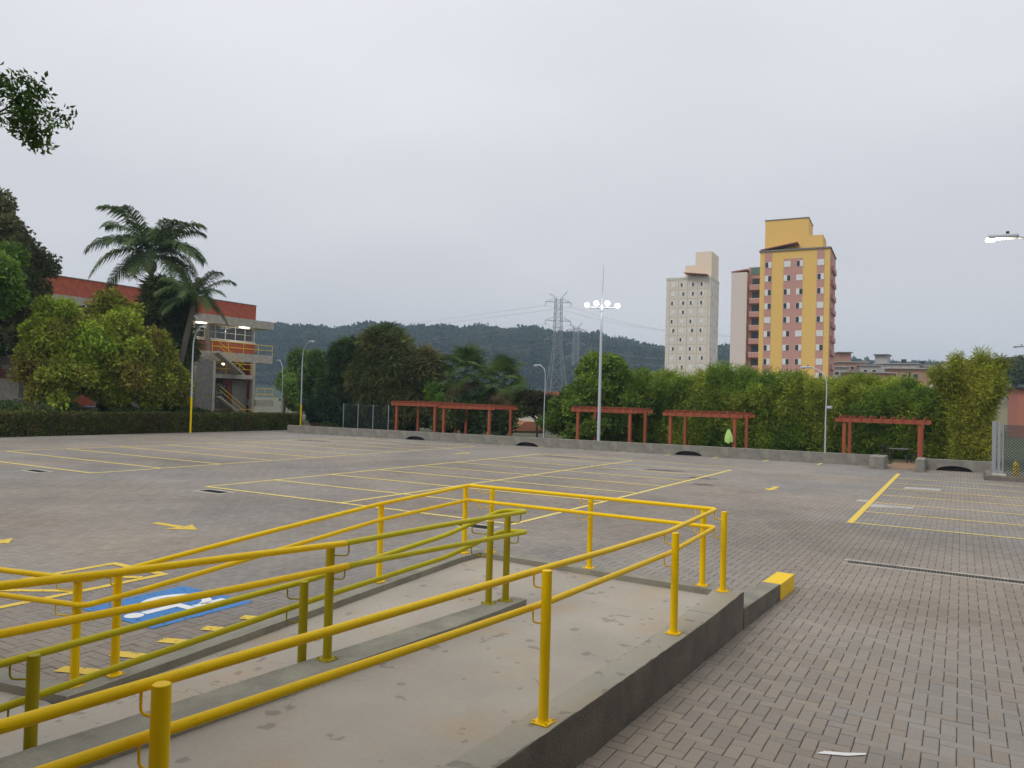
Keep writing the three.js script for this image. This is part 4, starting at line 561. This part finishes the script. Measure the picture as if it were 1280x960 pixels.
// ---------------------------------------------------------------- building standing behind and beside the upper end of the ramp (out of view; it shades the foreground)
{
  const g = thing('pale_building', 'plain pale two storey building wing beside the upper end of the ramp', 'building', [4.2, 0, 2.2]);
  part(g, 'wall', span(0, 9, -0.05, 7.6, -13.2, 10), M.conc); part(g, 'rear_wing', span(-16, -0.003, -0.05, 7.6, 0, 10), M.conc); part(g, 'roof_slab', span(-16.4, 9.4, 7.603, 7.9, -0.6, 10.4), M.concDark); part(g, 'side_roof_slab', span(-0.6, 9.4, 7.603, 7.9, -13.6, -0.603), M.concDark);
  for (let k = 0; k < 5; k++) for (const y of [1.0, 4.6]) { const w = part(g, 'window', span(-0.05, -0.003, y, y + 1.5, -12.4 + k * 2.4, -10.6 + k * 2.4), M.white); part(w, 'pane', span(-0.07, -0.052, y + 0.1, y + 1.4, -12.3 + k * 2.4, -10.7 + k * 2.4), M.glass); }
}
// ---------------------------------------------------------------- apartment towers
function facing(p, turn) { return Math.atan2(-p.x, -p.z) + turn; }
function towerWindows(g, cols, rows, y0, pitch, z, seed, w = 1.35, h = 1.15, side = 0) {
  const r = rng(seed);
  for (let k = 0; k < rows; k++) for (const x of cols) {
    const y = y0 - k * pitch, q = r(), win = side ? part(g, 'window', span(z, z + 0.06, y - h / 2, y + h / 2, x - w / 2, x + w / 2), M.white) : part(g, 'window', span(x - w / 2, x + w / 2, y - h / 2, y + h / 2, z, z + 0.06), M.white);
    if (q < 0.62) { const l = q < 0.42; const a = x + (l ? -w / 2 + 0.05 : 0.02), b = a + w * 0.46; part(win, 'pane', side ? span(z + 0.062, z + 0.08, y - h / 2 + 0.06, y + h / 2 - 0.06, a, b) : span(a, b, y - h / 2 + 0.06, y + h / 2 - 0.06, z + 0.062, z + 0.08), M.paneDark); }
  }
}
{
  const p = at(857, 506, 232), g = thing('apartment_tower', 'pale cream apartment tower with small windows beyond the bamboo', 'building', [p.x, 0, p.z], facing(p, -14 * D2R));
  part(g, 'wall', span(-6.75, 6.75, -1, 41, -12, 0), std([0.86, 0.78, 0.68], 0.85, { map: roughT })); part(g, 'parapet', span(-6.85, 6.85, 41.003, 41.7, -12.1, 0.1), std([0.6, 0.56, 0.47], 0.85));
  part(g, 'stair_core', span(1.8, 6.7, 41.705, 49.4, -11, -1), M.creamDark); part(g, 'tank_room', span(-1.6, 1.797, 41.706, 45.6, -9, -2), M.creamDark);
  part(g, 'roof_tiles', (() => { const b = box(7, 0.2, 5, 0, 0, 0); b.rotateZ(-0.12); b.translate(2.5, 42.4, -0.4); return b; })(), M.tile);
  for (const x of [-5.75, -3.2, -0.4, 2.7, 5.9]) part(g, 'pilaster', span(x - 0.15, x + 0.15, 0, 40.9, 0.003, 0.14), std([0.68, 0.62, 0.52], 0.85));
  for (let k = 0; k < 13; k++) part(g, 'string_course', span(-6.78, 6.78, 38.0 - k * 2.8, 38.14 - k * 2.8, 0.003, 0.06), std([0.6, 0.56, 0.48], 0.85));
  towerWindows(g, [-4.6, -1.75, 1.15, 4.3], 13, 39.4, 2.8, 0.003, 3, 1.15, 1.15); towerWindows(g, [-2.2, -6.5, -10], 13, 39.4, 2.8, 6.753, 4, 1.2, 1.2, 1);
}
{
  const p = at(989.5, 509, 152), g = thing('apartment_tower', 'yellow and brick red striped apartment tower with a tall roof block', 'building', [p.x, 0, p.z], facing(p, -7 * D2R));
  part(g, 'wall', span(-6.6, 6.6, -1, 34.2, -13, 0), M.towerYellow);
  for (const [a, b, t] of [[-5.7, -4.3, 34.0], [-2.05, 1.57, 32.6], [4.2, 5.6, 34.0]]) part(g, 'red_stripe', span(a, b, 0, t, 0.003, 0.05), M.towerRed);
  part(g, 'side_stripe', span(6.603, 6.65, 0, 33.8, -12.8, -0.4), M.towerRed);
  part(g, 'roof_edge', span(-6.8, 6.8, 34.203, 34.5, -13.2, 0.25), M.concDark); part(g, 'lift_block', span(-6.2, 2.2, 34.503, 41.2, -11, -3), M.towerYellow); part(g, 'lift_block_cap', span(-6.3, 2.3, 41.203, 41.4, -11.1, -2.9), M.concDark); part(g, 'tank_block', span(2.203, 5.0, 34.504, 37.6, -10, -3), M.towerYellow);
  part(g, 'roof_slope', (() => { const b = box(7.2, 0.18, 3.2); b.rotateZ(0.16); b.translate(-3.0, 35.2, -1.3); return b; })(), M.tile);
  towerWindows(g, [-4.98, -1.33, 1.03, 4.93], 12, 31.5, 2.8, 0.053, 8, 1.25, 1.2);
  for (let k = 0; k < 11; k++) part(g, 'side_balcony', span(6.66, 7.1, 30.2 - k * 2.8, 31.2 - k * 2.8, -10, -2.5), M.towerRed);
  part(g, 'recess_wall', span(-9.4, -6.603, 0, 31.8, -9, -3.2), M.towerRed); part(g, 'pink_wing', span(-12.6, -9.403, 0, 30.6, -10, -1.6), M.towerPink); part(g, 'wing_roof', (() => { const b = box(3.3, 0.25, 8.4); b.rotateZ(0.12); b.translate(-11, 30.95, -5.8); return b; })(), M.tile); part(g, 'sign_panel', span(-8.9, -6.8, 30.2, 31.7, -3.18, -3.1), std([0.12, 0.2, 0.17], 0.7));
  for (let k = 0; k < 11; k++) { const b = part(g, 'balcony', span(-9.0, -6.7, 26.9 - k * 2.8, 27.9 - k * 2.8, -3.19, -2.1), M.towerRed); part(b, 'glazing', span(-8.6, -6.9, 27.95 - k * 2.8, 29.4 - k * 2.8, -3.18, -3.1), M.paneDark); part(b, 'top_bar', span(-9.0, -6.7, 27.903 - k * 2.8, 27.98 - k * 2.8, -2.2, -2.1), M.white); }
}
// ---------------------------------------------------------------- houses
function house(p, turn, w, d, h, label, wall, o = {}) {
  const g = thing('house', label, 'house', [p.x, o.base || 0, p.z], facing(p, turn), 'houses beyond the bamboo'), r = rng(o.seed || 3);
  part(g, 'wall', span(-w / 2, w / 2, -6, h, -d, 0), wall);
  if (o.gable) { const sh = new THREE.Shape([[-w / 2 - 0.4, 0], [w / 2 + 0.4, 0], [w / 2 - 0.6, o.gable], [-w / 2 + 0.6, o.gable]].map(([a, b]) => new THREE.Vector2(a, b))); const gg = new THREE.ExtrudeGeometry(sh, { depth: d + 0.6, bevelEnabled: false }); gg.translate(0, h + 0.003, -d - 0.3); part(g, 'roof', gg, M.tile); }
  else { part(g, 'roof_slab', span(-w / 2 - 0.35, w / 2 + 0.35, h + 0.003, h + 0.22, -d - 0.3, 0.5), o.roof || M.houseGrey); if (o.tank) part(g, 'water_tank', bar(V(w * 0.15, h + 0.22, -d / 2), V(w * 0.15, h + 1.5, -d / 2), 0.7, 14), o.tankMat || M.dark); if (o.upper) { part(g, 'upper_storey', span(-w / 2, w / 2 - w * o.upper, h + 0.223, h + 2.6, -d, -0.6), o.upperMat || wall); part(g, 'upper_roof', span(-w / 2 - 0.4, w / 2 - w * o.upper + 0.4, h + 2.603, h + 2.8, -d - 0.3, 0.2), M.concDark); } }
  const fl = Math.max(1, Math.round(h / 2.8)); for (let f = 0; f < fl; f++) for (let x = -w / 2 + 1.3; x < w / 2 - 0.8; x += 2.1) { const y = h - 1.5 - f * 2.8, wi = part(g, 'window', span(x - 0.55, x + 0.55, y - 0.5, y + 0.5, 0.003, 0.06), M.white); part(wi, 'pane', span(x - 0.46, x + 0.46, y - 0.42, y + 0.42, 0.062, 0.075), M.paneDark); }
  part(g, 'door', span(-0.4, 0.45, h - fl * 2.8 + 0.1, h - fl * 2.8 + 2.1, 0.003, 0.05), M.iron); return g;
}
{
  const s = setting('hillside', 'low built up hillside beyond the bamboo'); const W = 60, pos = [], idx = [];
  for (let j = 0; j <= 8; j++) for (let i = 0; i <= W; i++) { const u = 960 + i * 9, p = at(u, 515, 120 + j * 30), e = Math.max(0, Math.min(1, (u - 990) / 120)), h = e * 9.5 * Math.sin(Math.min(1, j / 5) * Math.PI / 2) + 0.8 * noise3(i * 0.4, j, 2); pos.push(p.x, h - 0.6, p.z); if (i < W && j < 8) { const a = j * (W + 1) + i; idx.push(a, a + 1, a + W + 1, a + 1, a + W + 2, a + W + 1); } }
  const gg = new THREE.BufferGeometry(); gg.setAttribute('position', new THREE.Float32BufferAttribute(pos, 3)); gg.setIndex(idx); gg.computeVertexNormals(); part(s, 'slope', gg, std([0.16, 0.14, 0.07], 0.95));
  const Hs = (u, v, d, t, w, dd, h, l, wall, o = {}) => { const p = at(u, v, d); house(V(p.x, 0, p.z), t, w, dd, h, l, wall, { base: p.y - h - 0.22 - (o.gable || 0), ...o }); };
  Hs(1066, 452, 205, 0.2, 7, 7, 5.6, 'bare brick house with grey upper rooms next to the striped tower', M.houseBrick, { seed: 5, upper: 0.55, upperMat: M.houseBrick });
  Hs(1088, 456, 200, 0.1, 5, 6, 5, 'grey rendered house between the brick houses on the slope', M.houseGrey, { seed: 6 });
  Hs(1120, 454, 215, -0.1, 11, 7, 4.6, 'wide grey house with a dark water tank on the slope', M.houseGrey, { seed: 7, tank: true, upper: 0.7 });
  Hs(1135, 460, 165, 0.1, 8, 6, 4, 'low brick house on the slope in front of the water tank house', M.houseBrick, { seed: 8 });
  Hs(1090, 465, 160, 0.3, 9, 6, 4, 'long low brick shed with a grey roof on the slope', M.houseBrick, { seed: 9 });
  Hs(1196, 452, 170, 0.1, 5, 6, 5.6, 'cream house with a dark flat roof behind the tallest bamboo', M.cream, { seed: 10, roof: M.concDark });
  Hs(1228, 450, 185, -0.1, 9, 8, 6, 'grey block with a dark roof edge behind the tallest bamboo', M.houseGrey, { seed: 11, roof: M.concDark });
  Hs(1252, 452, 190, 0, 5, 6, 6, 'pale house with a blue tank beside the dark trees', M.cream, { seed: 12, tank: true, tankMat: std([0.08, 0.16, 0.4], 0.6) });
  Hs(1300, 484, 88, 0.2, 4.2, 6, 5.2, 'plain red brick house with a dark roof beyond the mesh fence', std([0.42, 0.16, 0.11], 0.9), { seed: 13, roof: M.dark });
  Hs(680, 487, 92, 0.1, 6.5, 6, 3, 'house with an orange tiled roof in the gap beside the rounded tree', M.cream, { seed: 14, gable: 1.1 });
  Hs(664, 524, 66, 0.4, 2.6, 4, 1.6, 'small shed with a tiled roof seen low in the gap', M.pale, { seed: 15, gable: 0.8 });
  Hs(705, 531, 64, -0.1, 3.2, 3, 1.6, 'small white shed with a grey roof low in the gap', M.white, { seed: 16 });
  Hs(1150, 456, 220, 0.2, 7, 6, 4.5, 'small brick house with a flat roof above the low brick house', M.houseBrick, { seed: 21, tank: true });
  Hs(1172, 458, 210, -0.2, 6, 6, 4.2, 'small pale house on the slope before the tallest bamboo', M.cream, { seed: 22 });
  Hs(1050, 458, 190, 0.1, 4, 5, 4.5, 'narrow grey house against the striped tower', M.houseGrey, { seed: 23 });
  const p = at(1266, 452, 170); tree('broadleaf_tree', 'dark tree beside the pale house on the slope', p.x, p.z, { blobs: [[0, 12.5, 0, 3.4, 2.4, 3], [3.2, 12, -1, 3, 2.2, 3]], n: 500, seed: 95, trunkTop: 10, tr: 0.3, cols: deep, clump: CL.far, s0: 0.6, s1: 0.4 });
}
// ---------------------------------------------------------------- far hill with forest
{
  const prof = [[-200, 436], [250, 430], [345, 424], [395, 421], [430, 424], [480, 424], [540, 426], [600, 427], [640, 427], [665, 424], [700, 431], [740, 432], [780, 440], [825, 445], [910, 455], [1040, 464], [1280, 476], [1500, 480]];
  const pv = (u) => { for (let i = 0; i + 1 < prof.length; i++) if (u <= prof[i + 1][0]) { const f = (u - prof[i][0]) / (prof[i + 1][0] - prof[i][0]); return prof[i][1] + f * (prof[i + 1][1] - prof[i][1]); } return 480; };
  const g = setting('hill', 'long wooded hill in the haze beyond the lot'), pos = [], idx = [], W = 120, R = 16, surf = (u, t) => { const dep = 560 + 380 * t, top = at(u, pv(u), 940).y + 14 * (fbm(u * 0.012, 0, 4, 3) - 0.5), p = at(u, 500, dep), prof2 = t <= 0.9 ? Math.sin(t / 0.9 * Math.PI / 2) : 1 - (t - 0.9) * 1.5; return V(p.x, top * prof2 * (0.92 + 0.16 * fbm(u * 0.02, t * 5, 3, 3)) - 2, p.z); };
  for (let j = 0; j <= R; j++) for (let i = 0; i <= W; i++) { const p = surf(-200 + i * 1700 / W, j / R * 1.25); pos.push(p.x, p.y, p.z); if (i < W && j < R) { const a = j * (W + 1) + i; idx.push(a, a + 1, a + W + 1, a + 1, a + W + 2, a + W + 1); } }
  const gg = new THREE.BufferGeometry(); gg.setAttribute('position', new THREE.Float32BufferAttribute(pos, 3)); gg.setIndex(idx); gg.computeVertexNormals(); part(g, 'slope', gg, std([0.03, 0.045, 0.02], 0.95));
  const cg = clump(90, 2.6, 2.0, 4.2, 55), r = rng(66), pts = []; for (let i = 0; i < 9000; i++) { const u = -180 + 1600 * r(), t = 0.1 + 1.0 * r(), p = surf(u, t); p.y += 3 + 3 * r(); pts.push(p); }
  for (let i = 0; i < 260; i++) { const u = 300 + 620 * r(), p = surf(u, 0.9 + 0.06 * r()); p.y += 7 + 4 * r(); pts.push(p); }
  const f = fill(g, 'forest', cg, pts, palette([[0.025, 0.045, 0.018], [0.04, 0.065, 0.022], [0.055, 0.08, 0.03]], 0.02, 5), { seed: 67, s0: 0.9, s1: 0.9 });
}
// ---------------------------------------------------------------- power pylons and wires
const pylonTops = [];
function pylon(u, vb, depth, H, half, label, turn) {
  const b = at(u, vb, depth), g = thing('power_pylon', label, 'pylon', [b.x, 0, b.z], YAW + turn, 'lattice power pylons'), h1 = H * 0.5, w0 = half, w1 = half * 0.36, w = (y) => y < h1 ? w0 + (w1 - w0) * y / h1 : w1 * (1 - 0.25 * (y - h1) / (H - h1)), t = depth * 0.0003, C = (sx, sz, y) => V(sx * w(y), y, sz * w(y));
  const bars = [], lv = [0, 0.17, 0.32, 0.42, 0.5, 0.56, 0.62, 0.68, 0.74, 0.8, 0.86, 0.92].map((k) => k * H);
  for (const [sx, sz] of [[1, 1], [1, -1], [-1, -1], [-1, 1]]) part(g, 'leg', merge([beam(C(sx, sz, 0), C(sx, sz, h1), t * 2), beam(C(sx, sz, h1), C(sx, sz, H * 0.94), t * 1.7)]), M.lattice);
  for (let i = 0; i + 1 < lv.length; i++) for (const [a, c] of [[[1, 1], [1, -1]], [[1, -1], [-1, -1]], [[-1, -1], [-1, 1]], [[-1, 1], [1, 1]]]) bars.push(beam(C(...a, lv[i]), C(...c, lv[i + 1]), t), beam(C(...c, lv[i]), C(...a, lv[i + 1]), t), beam(C(...a, lv[i + 1]), C(...c, lv[i + 1]), t));
  part(g, 'bracing', merge(bars), M.lattice);
  const tips = []; for (const y of [0.58, 0.74, 0.9].map((k) => k * H)) for (const s of [-1, 1]) { const e = V(s * half * 1.25, y, 0); part(g, 'crossarm', merge([beam(C(s, 1, y), e, t * 1.3), beam(C(s, -1, y), e, t * 1.3), beam(C(s, 1, y + H * 0.035), e, t), beam(C(s, -1, y + H * 0.035), e, t)]), M.lattice); part(g, 'insulator', bar(e, e.clone().setY(y - H * 0.035), t * 1.2), M.lattice); tips.push(V(e.x, y - H * 0.035, 0)); }
  part(g, 'peak', merge([beam(C(1, 1, H * 0.94), V(half * 0.9, H, 0), t), beam(C(1, -1, H * 0.94), V(half * 0.9, H, 0), t), beam(C(-1, 1, H * 0.94), V(-half * 0.9, H * 0.97, 0), t), beam(C(-1, -1, H * 0.94), V(-half * 0.9, H * 0.97, 0), t)]), M.lattice);
  g.updateMatrixWorld(true); return tips.map((q) => g.localToWorld(q));
}
{
  const A = pylon(695, 500, 400, 61, 5.6, 'taller lattice power pylon in front of the wooded hill', 0.25), B = pylon(718, 500, 640, 70, 6.5, 'farther smaller lattice power pylon rising over the hill', 0.3);
  const wire = (a, b, sag, r, l) => { const m = a.clone().lerp(b, 0.5); m.y -= sag; const o = thing('power_line', l, 'power line', [a.x, a.y, a.z], 0, 'power lines strung from the pylons'); const s = (q) => q.clone().sub(a); part(o, 'wire', new THREE.TubeGeometry(new THREE.CatmullRomCurve3([s(a), s(a.clone().lerp(b, 0.25).setY(a.y + (b.y - a.y) * 0.25 - sag * 0.75)), s(m), s(a.clone().lerp(b, 0.75).setY(a.y + (b.y - a.y) * 0.75 - sag * 0.75)), s(b)]), 40, r, 4), M.wire); };
  A.forEach((a, k) => { const y = [418, 396, 374][k >> 1]; wire(a, at(100, y + 52 + (k & 1) * 2, 520), 6, 0.05, 'thin power line running from the taller pylon toward the brick building'); wire(a, at(980, y + 45 + (k & 1) * 2, 340), 5, 0.04, 'thin power line running from the taller pylon toward the striped tower'); });
  B.slice(0, 4).forEach((a, k) => wire(a, at(1000, 440 + k * 3, 480), 6, 0.055, 'thin power line running from the farther pylon behind the towers'));
}
scene.fog = new THREE.FogExp2(new THREE.Color().setRGB(0.46, 0.62, 0.78), 0.0004);
renderer.render(scene, camera);
